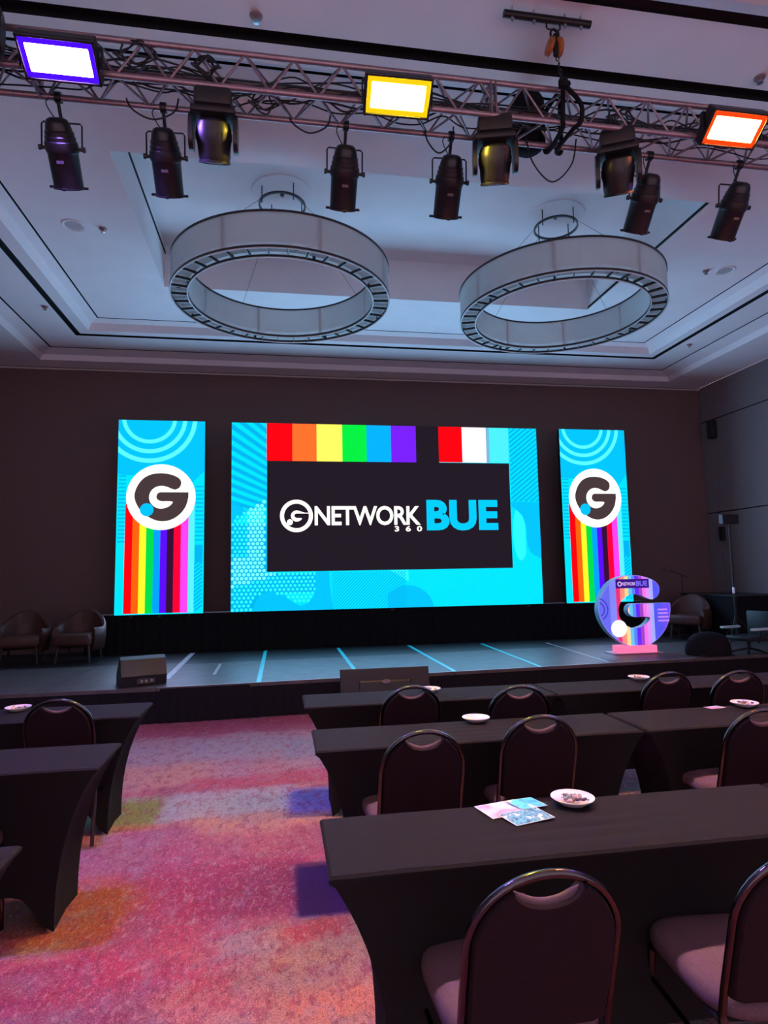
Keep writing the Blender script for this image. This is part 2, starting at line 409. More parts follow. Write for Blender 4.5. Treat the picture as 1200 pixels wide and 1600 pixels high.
# dark shadow gaps and the wide air slot, sunk into the ceiling
n = 2
for a, b_, z, d, lab in ((L3a, L3b, Z1, 0.03, 'shadow gap of the outer ceiling step, near side widened as soffit shade'), (L2a, L2b, Z1, 0.06, 'wide black air slot around the tray ceiling'), (L1a, L1b, Z2, 0.03, 'thin shadow gap of the inner ceiling step')):
    mb = rings([(a, z), (a, z + d), (b_, z + d), (b_, z)])
    tag(mb.build('trim_%d' % n, M['slot']), lab, 'trim', kind='structure'); n += 1
for x, zz, lab in ((IN[0] + 0.006, 6.16, 'black slot on the left side of the raised ceiling'), (IN[1] - 0.006, 5.70, 'black line on the right edge of the raised ceiling')):
    mb = MB(); mb.box((x, (IN[2] + IN[3]) / 2, zz + 0.02), (0.012, IN[3] - IN[2] - .02, 0.03))
    tag(mb.build('trim_%d' % n, M['slot']), lab, 'trim', kind='structure'); n += 1

# ------------------------------------------------------------------ unseen downlights added as fill over the audience (behind and above the camera)
def downlight(x, y, lab, w):
    t = thing('downlight', lab, 'downlight', (x, y, ZC), group='added fill lights over the tables')
    mb = MB(); mb.lathe([(0.09, -0.001), (0.13, -0.001), (0.13, -0.012), (0.09, -0.006)], 24, closed=True); mb.build('trim_ring', M['white'], t, 40)
    mb = MB(); mb.lathe([(0.0, -0.002), (0.088, -0.002), (0.088, -0.004), (0.0, -0.004)], 24); mb.build('lens', em('fill_lens', (255, 235, 225), 3.0), t)
    ld = bpy.data.lights.new('downlight', 'SPOT'); ld.energy = w; ld.color = (1.0, 0.80, 0.86); ld.spot_size = R(150); ld.spot_blend = 0.9; ld.shadow_soft_size = 0.12
    lo = bpy.data.objects.new('light_source', ld); col.objects.link(lo); lo.parent = t; lo.location = (0, 0, -0.03)
for i, (x, y) in enumerate([(-1.6, 2.2), (1.7, 2.2), (5.0, 2.2), (-1.6, -0.6), (1.7, -0.6), (5.0, -0.6)]):
    downlight(x, y, 'dimmed round fill light added in the soffit over the tables', FILL_W)

# recessed fittings seen in the ceiling
def recessed(x, y, r, lab):
    t = thing('recessed_light', lab, 'downlight', (x, y, Z2))
    mb = MB(); mb.lathe([(r * .8, 0.0), (r, 0.0), (r, -0.012), (r * .8, -0.004)], 28, closed=True); mb.build('trim_ring', M['ceiling'], t, 40)
    mb = MB(); mb.lathe([(0.0, -0.001), (r * .8, -0.001), (r * .8, -0.003), (0.0, -0.003)], 28); mb.build('lens', mat('unlit_lens', (.5, .48, .48), .4, noise=.05), t)
recessed(-2.36, 7.25, 0.12, 'unlit round recessed light in the left ceiling band'); recessed(5.98, 7.27, 0.12, 'unlit round recessed light in the right ceiling band')
def sprinkler(x, y, z, lab):
    t = thing('sprinkler', lab, 'sprinkler', (x, y, z))
    mb = MB(); mb.lathe([(0.0, 0.0), (0.045, 0.0), (0.04, -0.012), (0.015, -0.016), (0.012, -0.04), (0.0, -0.04)], 16); mb.build('escutcheon', mat('sprinkler_metal', (.25, .17, .17), .4, noise=.1), t, 40)
    mb = MB(); mb.lathe([(0.0, -0.045), (0.025, -0.043), (0.025, -0.048), (0.0, -0.05)], 16); mb.build('deflector', M['steel'], t, 40)
sprinkler(-2.05, 7.28, Z2, 'small sprinkler head beside the left recessed light'); sprinkler(5.72, 7.31, Z2, 'small sprinkler head beside the right recessed light')
sprinkler(-0.175, 4.07, Z1, 'small sprinkler head above the truss, left of centre'); sprinkler(3.78, 4.06, Z1, 'small sprinkler head above the red wash light')
sprinkler(-3.36, 10.15 - 0.9, Z1, 'tiny sprinkler head in the outer left ceiling step'); sprinkler(7.05, 9.55, Z1, 'tiny sprinkler head in the outer right ceiling step')

# ------------------------------------------------------------------ stage
stage = thing('stage', 'low black stage with grey deck panels and pale tape', 'stage', (0, 0, 0))
def y_front(x): return 7.56 + (0.062 * (x + 1.1) if x > -1.1 else 0.0)
def y_mid(x): return 9.40 + (0.052 * (x + 1.4) if x > -1.4 else 0.0)
seams = [-5.0, -3.84, -2.62, -1.42, -0.28, 0.93, 2.15, 3.37, 4.44, 5.66, 6.88, 8.10, 8.68]
def slab(x0, x1, ya, yb, z0, z1, g=0.004):
    x0 += g; x1 -= g
    V = [(x0, ya(x0) + g, z0), (x1, ya(x1) + g, z0), (x1, yb(x1) - g, z0), (x0, yb(x0) - g, z0)]
    V += [(p[0], p[1], z1) for p in V]
    return MB().add(V, [(3, 2, 1, 0), (4, 5, 6, 7), (0, 1, 5, 4), (1, 2, 6, 5), (2, 3, 7, 6), (3, 0, 4, 7)])
for a, b_ in zip(seams[:-1], seams[1:]):
    left = b_ < -1.4
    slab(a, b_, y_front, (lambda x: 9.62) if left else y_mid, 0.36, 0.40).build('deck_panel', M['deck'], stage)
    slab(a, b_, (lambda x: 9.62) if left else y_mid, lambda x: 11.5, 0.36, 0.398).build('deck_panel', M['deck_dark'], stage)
slab(-5.0, 8.68, lambda x: y_front(x) + 0.03, lambda x: 11.45, 0.0, 0.358).build('frame', M['black_cloth'], stage)
# pleated skirt along the front
mb = MB(); V, F_ = [], []; NP = 420
for i in range(NP + 1):
    x = -5.0 + 13.68 * i / NP; w = 0.006 * math.sin(i * 1.9) + 0.003 * math.sin(i * 0.7)
    V += [(x, y_front(x) + 0.006, 0.385), (x, y_front(x) + 0.002 + w, 0.2), (x, y_front(x) - 0.004 + w * 1.4, 0.004)]
for i in range(NP):
    for k in range(2): F_.append((i * 3 + k, i * 3 + k + 1, i * 3 + k + 4, i * 3 + k + 3))
mb.add(V, F_); mb.build('skirt', M['black_cloth'], stage, 60)
def tape(x0, y0, x1, y1, w, z=0.4005, m='tape'):
    d = Vector((x1 - x0, y1 - y0)); l = d.length
    mb = MB(); mb.box((0, 0, 0.0008), (l, w, 0.0016))
    o = mb.build('tape_strip', M[m], stage); o.location = ((x0 + x1) / 2, (y0 + y1) / 2, z); o.rotation_euler = (0, 0, math.atan2(d.y, d.x))
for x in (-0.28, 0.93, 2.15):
    tape(x, y_front(x) + 0.02, x, 10.75, 0.055, m='tape_cyan_lit')
tape(3.33, y_front(3.33) + 0.02, 3.42, 10.6, 0.05, m='tape_cyan_lit'); tape(4.37, y_front(4.4) + 0.1, 4.52, 10.4, 0.03)
tape(-1.42, 8.15, -1.46, 10.8, 0.08); tape(-0.865, 8.37, -0.88, 9.35, 0.04)
for i in range(len(seams) - 1):
    a, b_ = seams[i], seams[i + 1]
    if a < -1.45 or b_ > 5.7: continue
    tape(a + 0.03, y_mid(a), b_ - 0.03, y_mid(b_), 0.012); tape(a, y_front(a) + 0.012, b_, y_front(b_) + 0.012, 0.02)

# black drape below the screens
mb = MB(); V, F_ = [], []; NP = 500
for i in range(NP + 1):
    x = -3.2 + 9.9 * i / NP; w = 0.02 * math.sin(i * 0.9) + 0.01 * math.sin(i * 0.37)
    for z in (1.035, 0.7, 0.402): V.append((x, 10.98 + w * (1.3 - z * 0.6), z))
for i in range(NP):
    for k in range(2): F_.append((i * 3 + k, i * 3 + k + 1, i * 3 + k + 4, i * 3 + k + 3))
dr = thing('drape', 'black drape hanging below the LED screens', 'drape')
mb.add(V, F_); mb.build('cloth', M['black_cloth'], dr, 60)
mb = MB(); mb.tube([(-3.22, 10.98, 1.045), (6.72, 10.98, 1.045)], 0.014, 8); mb.build('pipe', M['steel'], dr, 40)

# ------------------------------------------------------------------ LED screens
def E(n, rgb, s=None): return em('led_' + n, rgb, s)
CY = E('cyan', (0, 212, 238)); CYL = E('cyan_light', (40, 238, 250)); CYP = E('cyan_pale', (115, 245, 252)); CYD = E('cyan_deep', (0, 168, 222)); BL = E('sky', (0, 182, 240))
BLK = em('led_black', (32, 24, 34), 1.0); WH = E('white', (255, 250, 240), 1.3); PWH = E('pinkwhite', (255, 236, 242), 1.1)
RB = [E('red', (250, 0, 10)), E('orange', (255, 105, 40)), E('yellow', (252, 246, 92)), E('green', (0, 222, 60)), E('blue', (0, 165, 248)), E('violet', (112, 28, 246))]
RB2 = [E('red', (250, 0, 10)), E('orange2', (255, 92, 10)), E('yellow2', (250, 240, 40)), E('green2', (0, 205, 70)), E('blue2', (0, 150, 245)), E('indigo', (84, 10, 244)), E('gap', (52, 14, 50), 1.0), E('crimson', (250, 0, 50)), E('pink', (248, 62, 226)), E('aqua', (85, 225, 240))]
G_TRACE = [(632, 603), (632, 640), (618, 700), (590, 750), (550, 790), (500, 818), (440, 828), (380, 815), (320, 780), (275, 735), (245, 680), (235, 630), (245, 580), (270, 530), (310, 487), (365, 462), (430, 455), (490, 462), (540, 480), (570, 505), (577, 535), (565, 565), (535, 582), (505, 575), (470, 560), (430, 553), (390, 563), (358, 590), (342, 630), (348, 675), (375, 710), (410, 728), (450, 728), (490, 712), (515, 685), (510, 675), (480, 672), (430, 672), (405, 660), (395, 638), (405, 612), (425, 603)]
def g_poly(cx, cz, r, rz=None):
    """the G emblem scaled to a disc of radius r"""
    P = [(cx + (x - 430) / 255 * r, cz - (y - 640) / 255 * (rz or r)) for x, y in G_TRACE]
    sm = smooth_path([(p[0], 0, p[1]) for p in P[1:]], 3)
    return [(P[0][0], P[0][1])] + [(p.x, p.z) for p in sm]
def disc(cx, cz, r, n=40, rz=None): return arc(cx, cz, r, rz or r, 0, 360 - 360 / n, n - 1)
def band(cx, cz, r0, r1, a0, a1, n=40): return arc(cx, cz, r1, r1, a0, a1, n) + arc(cx, cz, r0, r0, a1, a0, n)
def rect(x0, x1, z0, z1): return [(x0, z0), (x1, z0), (x1, z1), (x0, z1)]

def screen_light(par, w, h, watts, color):
    ld = bpy.data.lights.new('screen_light', 'AREA'); ld.shape = 'RECTANGLE'; ld.size = w; ld.size_y = h; ld.energy = watts; ld.color = color
    lo = bpy.data.objects.new('light_source', ld); col.objects.link(lo); lo.parent = par; lo.location = (w / 2, -0.02, h / 2); lo.rotation_euler = (R(-90), 0, 0)
def cabinet(par, w, h):
    mb = MB(); mb.box((w / 2, 0.05, h / 2), (w, 0.09, h), ch=0.004); mb.build('cabinet', M['black_plastic'], par)
    mb = MB()
    for x in (0.25, w / 2, w - 0.25): mb.box((x, 0.09, -0.02), (0.06, 0.05, 0.06))
    mb.build('bumper', M['black_metal'], par)

scr = thing('led_screen', 'wide central LED screen with rainbow bars and lettering on black', 'screen', (-0.866, 10.9, 1.045))
SW, SH = 5.59, 3.27
cabinet(scr, SW, SH)
screen_light(scr, SW, SH, SCREEN_W, (0.25, 0.56, 0.95))
flat(rect(0, SW, 0, SH), 0.003, 'backlight', CY, scr)
# radiating stripes, upper left column
st = []
cx, cz = 3.2, 0.9
for k in range(18):
    a = 139 + k * 2.35; b_ = a + 1.15
    p = [(cx + 2.2 * math.cos(R(a)), cz + 2.2 * math.sin(R(a))), (cx + 4.6 * math.cos(R(a)), cz + 4.6 * math.sin(R(a))), (cx + 4.6 * math.cos(R(b_)), cz + 4.6 * math.sin(R(b_))), (cx + 2.2 * math.cos(R(b_)), cz + 2.2 * math.sin(R(b_)))]
    p = clip(p, 0, 0.6, 1.75, SH)
    if len(p) > 2: st.append(p)
flat(st, 0.001, 'stripe_print', CYD, scr)
# deeper blue shapes
flats([clip([(0, 1.5), (0.05, 1.5), (0.26, 1.7), (0.10, 1.86), (0, 1.9)], 0, .6, 0, SH), [(0.347, 0.0), (0.439, 0.207), (0.53, 0.30), (0.648, 0.338), (0.77, .33), (0.882, 0.29), (1.0, .17), (1.165, 0.071), (1.3, .12), (1.40, .24), (1.43, .45), (1.44, 0.66), (1.67, 0.66), (1.68, .4), (1.737, 0.0)]], 0.001, 'shape_print', BL, scr)
flats([clip(disc(3.06, -0.09, 0.48), 2.7, 3.6, 0.0, 0.64), clip([(5.06, 1.79), (5.16, 1.72), (5.255, 1.618), (5.30, 1.48), (5.325, 1.335), (5.32, 1.2), (5.341, 1.078), (5.38, .96), (5.441, 0.898), (5.59, 0.832), (5.59, 1.88), (5.02, 1.88)], 0, SW, 0, SH)], 0.001, 'shape_print', BL, scr)
flats([clip([(2.75, 0.66), (3.08, 0.46), (3.08, .66)], 0, SW, 0, .66), clip(disc(5.2, 1.3, .14, 24, .5), 5.04, 5.3, .66, 1.78)], 0.0012, 'shape_print', CYL, scr)
# hatch lower middle and right column
st = []
for k in range(46):
    x = 1.05 + k * 0.056
    p = clip([(x, 0), (x + 0.022, 0), (x + 0.022 + 0.62, 0.64), (x + 0.62, 0.64)], 1.72, 3.03, 0.0, 0.64)
    if len(p) > 2: st.append(p)
flat(st, 0.0005, 'hatch_print', CYD, scr)
st = []
for k in range(26):
    z = 1.30 + k * 0.088
    p = clip([(5.05, z), (5.6, z + 0.44), (5.6, z + 0.485), (5.05, z + 0.045)], 5.05, SW, 1.89, SH)
    if len(p) > 2: st.append(p)
flat(st, 0.0005, 'hatch_print', CYD, scr)
# dots
d1, d2 = [], []
for j in range(40):
    for i in range(30):
        x = 0.03 + i * 0.075 + (0.0375 if j % 2 else 0); z = 0.03 + j * 0.066
        if x > 1.42 or z > 1.9: continue
        if x > 0.58 and z > 0.64: continue
        edge = 1.55 + x * 0.62
        if z > edge: continue
        if 0.36 < x < 1.16 and z < 0.36 - abs(x - 0.66) * 0.55: continue
        if x > 0.9 and (z < 0.10 + (x - 1.16) ** 2 * 2.5): continue
        pale = (x < 0.75 and z > 0.40 + x * 0.28 and (x > 0.26 or z < 0.95))
        (d2 if pale else d1).append(disc(x, z, 0.027 if not pale else 0.031, 8))
d1 = [clip(p, 0, 1.43, 0, 1.95) for p in d1]; d2 = [clip(p, 0, 0.75, 0, 1.95) for p in d2]
flats([rect(0, 0.6, 0.0, 1.5), rect(0.6, 1.43, .3, .64)], 0.0018, 'dot_ground_print', CYD, scr)
flat([p for p in d1 if len(p) > 2], 0.0004, 'dot_print', CYL, scr); flat([p for p in d2 if len(p) > 2], 0.0003, 'dot_print', CYP, scr)
# black field and rainbow bars
flats([rect(0.603, 5.03, 0.665, 2.60), rect(3.268, 3.695, 2.59, SH)], -0.001, 'black_field', BLK, scr)
xs = [0.597, 1.041, 1.468, 1.924, 2.362, 2.806, 3.268]
for k in range(6): flat(rect(xs[k], xs[k + 1], 2.60, SH), -0.001, 'rainbow_bar', RB[k], scr)
flat(rect(3.695, 4.136, 2.61, SH), -0.001, 'rainbow_bar', RB[0], scr); flat(rect(4.136, 4.60, 2.61, SH), -0.001, 'rainbow_bar', PWH, scr)
flat(rect(4.60, 4.66, 2.61, SH), -0.001, 'rainbow_bar', E('steelblue', (110, 170, 205)), scr); flat(rect(4.66, 5.035, 2.61, SH), -0.001, 'rainbow_bar', E('aqua_bar', (70, 222, 232)), scr)
# emblem and lettering
LY = -0.004
em_ = flat([band(1.11, 1.63, 0.215, 0.285, 0, 360, 48)], LY, 'emblem', WH, scr)
GI = [(632, 603), (632, 603)]
inner = [p for p in G_TRACE]
# inner white c of the emblem: the gap of the G
cpoly = [(650, 590), (560, 590), (535, 582), (505, 575), (470, 560), (430, 553), (390, 563), (358, 590), (342, 630), (348, 675), (375, 710), (410, 728), (450, 728), (490, 712), (515, 685), (510, 675), (480, 672), (430, 672), (405, 660), (395, 638), (405, 612), (425, 603), (650, 603)]
flat([[(1.11 + (x - 430) / 255 * 0.285, 1.63 - (y - 640) / 255 * 0.285) for x, y in cpoly]], LY, 'emblem', WH, scr)
flat([disc(1.11 - 0.115, 1.63 - 0.11, 0.052, 20)], LY, 'emblem', WH, scr)
def lettering(s, x, z, w, h, m, par, y=LY, bold=0.02, sp=1.0, name='lettering'):
    me = text_mesh(s, w, h, bold, sp); me.materials.append(m); o = link(name, me, par, (x, y, z)); o['label'] = 'lettering ' + s; return o
lettering('NETWORK', 1.425, 1.46, 1.90, 0.345, WH, scr, bold=0.022, sp=0.92); lettering('3 6 0', 2.845, 1.345, 0.50, 0.10, WH, scr, bold=0.03, sp=1.3)
lettering('BUE', 3.435, 1.355, 1.345, 0.56, E('bue', (0, 190, 240)), scr, bold=0.045, sp=1.02)

def banner(x0, W, lab):
    H = 3.28; k = W / 1.415
    t = thing('led_banner', lab, 'screen', (x0, 10.9, 1.04), group='tall LED banners beside the screen')
    cabinet(t, W, H)
    screen_light(t, W, H, SCREEN_W * 0.25, (0.36, 0.55, 0.95))
    flat(rect(0, W, 0, H), 0.003, 'backlight', BL, t)
    flat(clip([(0.0, 2.35), (0.6, 2.3), (1.0, 2.0), (W, 2.42), (W, 0), (0, 0)], 0, W, 0, H), 0.0024, 'shape_print', CY, t)
    flats([clip(p, 0, W, 0, H) for p in (band(0.5 * k, 3.33, 0.385 * k, 0.45 * k, 180, 360), band(0.5 * k, 3.33, 0.55 * k, 0.62 * k, 180, 360), band(0.5 * k, 3.33, 0.71 * k, 0.785 * k, 180, 360))], 0.0016, 'arc_print', E('arc', (85, 232, 250)), t)
    st = []
    for j in range(18): st.append(rect(0.02, 0.14, 1.20 + j * 0.065, 1.225 + j * 0.065))
    for j in range(14): st.append(rect(1.27 * k, 1.40 * k, 1.22 + j * 0.07, 1.245 + j * 0.07))
    flat(st, 0.0016, 'line_print', CYD, t)
    st = [rect(1.27 * k, W - 0.02, 0.85, 1.15)]
    for j in range(14):
        p = clip([(1.1, j * 0.065 - .1), (1.5, j * 0.065 + .2), (1.5, j * 0.065 + 0.235), (1.1, j * 0.065 - .065)], 1.25 * k, W - 0.02, 0.05, .85)
        if len(p) > 2: st.append(p)
    flat(st, 0.0010, 'hatch_print', CYD, t)
    xs = [0.137, 0.257, 0.369, 0.477, 0.596, 0.704, 0.813, 0.923, 1.037, 1.16, 1.257]
    for j in range(10): flat(rect(xs[j] * k, xs[j + 1] * k, 0.02, 1.85), 0.0002, 'rainbow_bar', RB2[j], t)
    flat(disc(0.708 * k, 1.962, 0.562 * k, 56, 0.56), -0.002, 'emblem_disc', WH, t)
    flat(g_poly(0.708 * k, 1.962, 0.562 * k, 0.56), -0.005, 'emblem', em('led_black2', (70, 55, 58), 1.0), t)
    flat(disc(0.48 * k, 1.745, 0.11 * k, 28, .11), -0.008, 'emblem_dot', E('sky', (0, 182, 240)), t); flat(disc(0.48 * k, 1.745, 0.095 * k, 28, .095), -0.0085, 'emblem_dot', BL, t)
    return t
banner(-2.73, 1.415, 'tall LED banner with G emblem, left of the wide screen'); banner(5.185, 1.335, 'tall LED banner with G emblem, right of the wide screen')

# ------------------------------------------------------------------ glowing G sign on the stage
def totem_material():
    m = bpy.data.materials.new('totem_print'); m.use_nodes = True; nt = m.node_tree; N = nt.nodes; b = N['Principled BSDF']
    tc = N.new('ShaderNodeTexCoord'); sp = N.new('ShaderNodeSeparateXYZ'); nt.links.new(tc.outputs['Object'], sp.inputs[0])
    mr = N.new('ShaderNodeMapRange'); mr.inputs['From Min'].default_value = -0.60; mr.inputs['From Max'].default_value = 0.60; nt.links.new(sp.outputs[0], mr.inputs[0])
    r = N.new('ShaderNodeValToRGB'); r.color_ramp.interpolation = 'CONSTANT'; e = r.color_ramp.elements
    stops = [(0, (92, 98, 235)), (.17, (120, 130, 240)), (.255, (235, 20, 110)), (.31, (255, 140, 110)), (.375, (250, 215, 130)), (.425, (95, 190, 235)), (.47, (70, 130, 240)), (.515, (90, 5, 240)), (.565, (150, 55, 190)), (.61, (238, 110, 225)), (.66, (215, 140, 245)), (.71, (160, 170, 250)), (.755, (70, 78, 235)), (.86, (100, 70, 240))]
    while len(e) < len(stops): e.new(0.5)
    for i, (p, c) in enumerate(stops): e[i].position = p; e[i].color = (*lin(c), 1)
    nt.links.new(mr.outputs[0], r.inputs[0])
    n = N.new('ShaderNodeTexNoise'); n.inputs['Scale'].default_value = 3; nt.links.new(tc.outputs['Object'], n.inputs['Vector'])
    m2 = N.new('ShaderNodeMapRange'); m2.inputs['To Min'].default_value = 0.75; m2.inputs['To Max'].default_value = 1.2; nt.links.new(n.outputs[0], m2.inputs[0])
    nt.links.new(r.outputs[0], b.inputs['Emission Color']); nt.links.new(m2.outputs[0], b.inputs['Emission Strength'])
    b.inputs['Base Color'].default_value = (.1, .1, .2, 1)
    return m
TG = thing('g_sign', 'glowing freestanding G sign with rainbow stripes on the stage', 'sign', (5.19, 8.66, 0.40))
# face polygon: same G, thicker strokes, centred 0.63 m above the deck
gp = [((x - 433) / 199 * 0.585, 0.625 - (y - 641) / 187 * 0.535) for x, y in G_TRACE]
sm = smooth_path([(p[0], 0, p[1]) for p in gp[1:]], 3); gp = [gp[0]] + [(p.x, p.z) for p in sm]
mb = MB(); mb.prism(gp, 0.12, mi=0, mi_side=1); mb.build('letter_body', [em('totem_rim', (150, 140, 250), 0.9), mat('totem_side', (.16, .30, .42), .5, noise=.1)], TG, 35)
ctr = (0.0, 0.625)
gs = [(ctr[0] + (x - ctr[0]) * 0.985, ctr[1] + (z - ctr[1]) * 0.985) for x, z in gp]
flat(gs, -0.004, 'face_print', totem_material(), TG)
flat(disc(-0.27, 0.375, 0.125, 32), -0.007, 'white_disc', em('totem_white', (255, 248, 255), 1.15), TG)
NPL = flat([rect(-0.29, 0.25, 0.965, 1.10)], -0.007, 'name_plate', em('totem_plate', (58, 20, 130), 1.0), TG)
flat([band(-0.225, 1.03, 0.022, 0.036, 0, 360, 20)], -0.003, 'emblem', em('totem_letter', (225, 190, 250), 1.0), NPL)
lettering('NETWORK', -0.18, 1.005, 0.21, 0.05, em('totem_letter', (225, 190, 250), 1.0), NPL, -0.003, 0.02); lettering('BUE', 0.04, 0.995, 0.18, 0.075, em('totem_bue', (120, 110, 250), 1.0), NPL, -0.003, 0.03)
flats([band(-0.60, 0.66, 0.10, 0.12, -60, 70, 20), band(-0.60, 0.66, 0.155, 0.175, -60, 75, 20)], -0.0065, 'arc_print', em('totem_arc', (70, 70, 200), .9), TG)
flats([rect(0.37, 0.55 - j * 0.008, 0.46 + j * 0.055, 0.485 + j * 0.055) for j in range(4)], -0.0065, 'line_print', em('totem_line', (190, 130, 250), 1.0), TG)
mb = MB(); mb.box((0.0, 0.06, 0.06), (0.60, 0.22, 0.12), ch=0.01); mb.build('base', em('totem_base', (255, 115, 165), 1.1), TG)
mb = MB(); mb.box((0.0, 0.10, 0.008), (0.78, 0.34, 0.016), ch=0.004); mb.build('foot_plate', mat('foot_plate', (.5, .3, .4), .4, noise=.1), TG)

# ------------------------------------------------------------------ ring chandeliers
def chandelier(x, y, lab):
    RO, RI, ZB, ZT = 1.277, 1.085, 4.885, 5.29
    t = thing('ring_chandelier', lab, 'chandelier', (x, y, ZB), group='ring chandeliers in the raised ceiling')
    h = ZT - ZB
    sh = bpy.data.materials.get('shade_translucent')
    if sh is None:
        sh = bpy.data.materials.new('shade_translucent'); sh.use_nodes = True; nt = sh.node_tree; b = nt.nodes['Principled BSDF']
        tr = nt.nodes.new('ShaderNodeBsdfTranslucent'); tr.inputs[0].default_value = (.93, .96, .95, 1); ms = nt.nodes.new('ShaderNodeMixShader'); ms.inputs[0].default_value = .6
        n = nt.nodes.new('ShaderNodeTexNoise'); n.inputs['Scale'].default_value = 8; rp = nt.nodes.new('ShaderNodeValToRGB')
        rp.color_ramp.elements[0].color = (.70, .76, .75, 1); rp.color_ramp.elements[1].color = (.82, .86, .85, 1); nt.links.new(n.outputs[0], rp.inputs[0]); nt.links.new(rp.outputs[0], b.inputs['Base Color'])
        b.inputs['Roughness'].default_value = .8
        nt.links.new(b.outputs[0], ms.inputs[1]); nt.links.new(tr.outputs[0], ms.inputs[2]); nt.links.new(ms.outputs[0], nt.nodes['Material Output'].inputs[0])
    for r, nm in ((RO, 'outer_shade'), (RI, 'inner_shade')):
        mb = MB(); mb.lathe([(r, 0.02), (r, h - 0.015), (r - 0.006, h - 0.015), (r - 0.006, 0.02)], 96, closed=True); mb.build(nm, sh, t, 30)
        mb = MB(); mb.lathe([(r - 0.012, h - 0.02), (r + 0.01, h - 0.02), (r + 0.01, h), (r - 0.012, h)], 96, closed=True); mb.build('top_rim', M['rim'], t, 30)
        mb = MB(); mb.lathe([(r - 0.012, 0.012), (r + 0.008, 0.012), (r + 0.008, 0.034), (r - 0.012, 0.034)], 96, closed=True); mb.build('bottom_rim', M['rim'], t, 30)
    mb = MB(); mb.lathe([(RO - 0.008, 0.0), (RO + 0.006, 0.0), (RO + 0.006, 0.010), (RO - 0.008, 0.010)], 96, closed=True); mb.build('edge_band', M['rim_pale'], t, 30)
    mb = MB(); mb.lathe([(RI - 0.006, 0.0), (RI + 0.008, 0.0), (RI + 0.008, 0.010), (RI - 0.006, 0.010)], 96, closed=True); mb.build('edge_band', M['rim_pale'], t, 30)
    mb = MB(); mb.lathe([(RI + 0.01, 0.06), (RO - 0.01, 0.06), (RO - 0.01, 0.064), (RI + 0.01, 0.064)], 96, closed=True); mb.build('diffuser', sh, t, 30)
    mb = MB(); mb.box((0, 0, 0), (RO - RI - 0.01, 0.012, 0.03)); me = mb.mesh('spoke', M['rim'])
    for k in range(36):
        a = 2 * math.pi * k / 36 + 0.05; rm = (RO + RI) / 2
        link('spoke', me, t, (rm * math.cos(a), rm * math.sin(a), 0.03), (0, 0, a))
    mb = MB(); mb.box((0, 0, 0), (0.012, 0.03, h - 0.05)); me = mb.mesh('post', M['rim'])
    for k in range(8):
        a = 2 * math.pi * k / 8 + 0.3
        for r in (RO - 0.02, RI + 0.012): link('post', me, t, (r * math.cos(a), r * math.sin(a), h / 2), (0, 0, a))
    # lamp holders inside the ring
    mb = MB(); mb.lathe([(0.0, 0.0), (0.022, 0.0), (0.022, 0.06), (0.03, 0.07), (0.03, 0.10), (0.0, 0.10)], 12); me = mb.mesh('lamp_holder', M['rim'], 40)
    for k in range(4):
        a = 2 * math.pi * k / 4 + 0.12; link('lamp_holder', me, t, (1.18 * math.cos(a), 1.18 * math.sin(a), 0.05))
    zc = ZI - ZB
    mb = MB(); mb.lathe([(0.0, zc), (0.36, zc), (0.36, zc - 0.015), (0.34, zc - 0.02), (0.0, zc - 0.02)], 48); mb.build('canopy', M['ceiling'], t, 30)
    zh = 6.12 - ZB
    mb = MB(); mb.lathe([(0.262, zh - .012), (0.284, zh - .012), (0.284, zh + .012), (0.262, zh + .012)], 48, closed=True); mb.build('hoop', M['rim'], t, 30)
    mb = MB(); mb.lathe([(0.0, zc - .02), (0.025, zc - .02), (0.02, zc - .05), (0.0, zc - .05)], 12); mb.build('hub', M['rim'], t, 30)
    mb = MB()
    for k in range(4):
        a = 2 * math.pi * k / 4 + 0.5; c, s = math.cos(a), math.sin(a)
        mb.tube([(0.273 * c, 0.273 * s, zc - .015), (0.273 * c, 0.273 * s, zh - .06)], 0.007, 6)
    mb.build('stem', M['rim'], t)
    for k in range(4):
        a = 2 * math.pi * k / 4 + 0.5; c, s = math.cos(a), math.sin(a)
        mb = MB(); mb.tube([(0.273 * c, 0.273 * s, zh), (RI * c, RI * s, h)], 0.0025, 5); mb.build('suspension_wire', M['rim'], t)
chandelier(0.005, 7.25, 'large ring chandelier on the left, above the screen'); chandelier(3.545, 7.27, 'large ring chandelier on the right, above the screen')

# ------------------------------------------------------------------ truss
TY0, TY1, TZ0, TZ1 = 4.0, 4.254, 4.931, 5.185
TX0, TX1 = -3.4, 6.4
tr = thing('lighting_truss', 'metal box truss carrying the stage lights under the ceiling', 'truss', (0, 0, 0))
for y, z in ((TY0, TZ0), (TY0, TZ1), (TY1, TZ0), (TY1, TZ1)):
    mb = MB(); mb.tube([(TX0, y, z), (TX1, y, z)], 0.0215, 12); mb.build('chord', M['truss'], tr, 40)
step = 0.166; nb = int((TX1 - TX0) / step)
def brace_mesh(dx, dy, dz):
    mb = MB(); mb.tube([(0, 0, 0), (dx, dy, dz)], 0.0085, 6); return mb.mesh('brace', M['truss'], 40)
W_ = TY1 - TY0; H_ = TZ1 - TZ0
faces = {'front': ((TY0, TZ0), (0, H_), 0), 'back': ((TY1, TZ0), (0, H_), 1), 'bottom': ((TY0, TZ0), (W_, 0), 0), 'top': ((TY0, TZ1), (W_, 0), 1)}
for nm, ((y, z), (dy, dz), ph) in faces.items():
    up = brace_mesh(step, dy, dz); dn = brace_mesh(step, -dy, -dz)
    for k in range(nb):
        if (k + ph) % 2 == 0: link('brace', up, tr, (TX0 + k * step, y, z))
        else: link('brace', dn, tr, (TX0 + k * step, y + dy, z + dz))
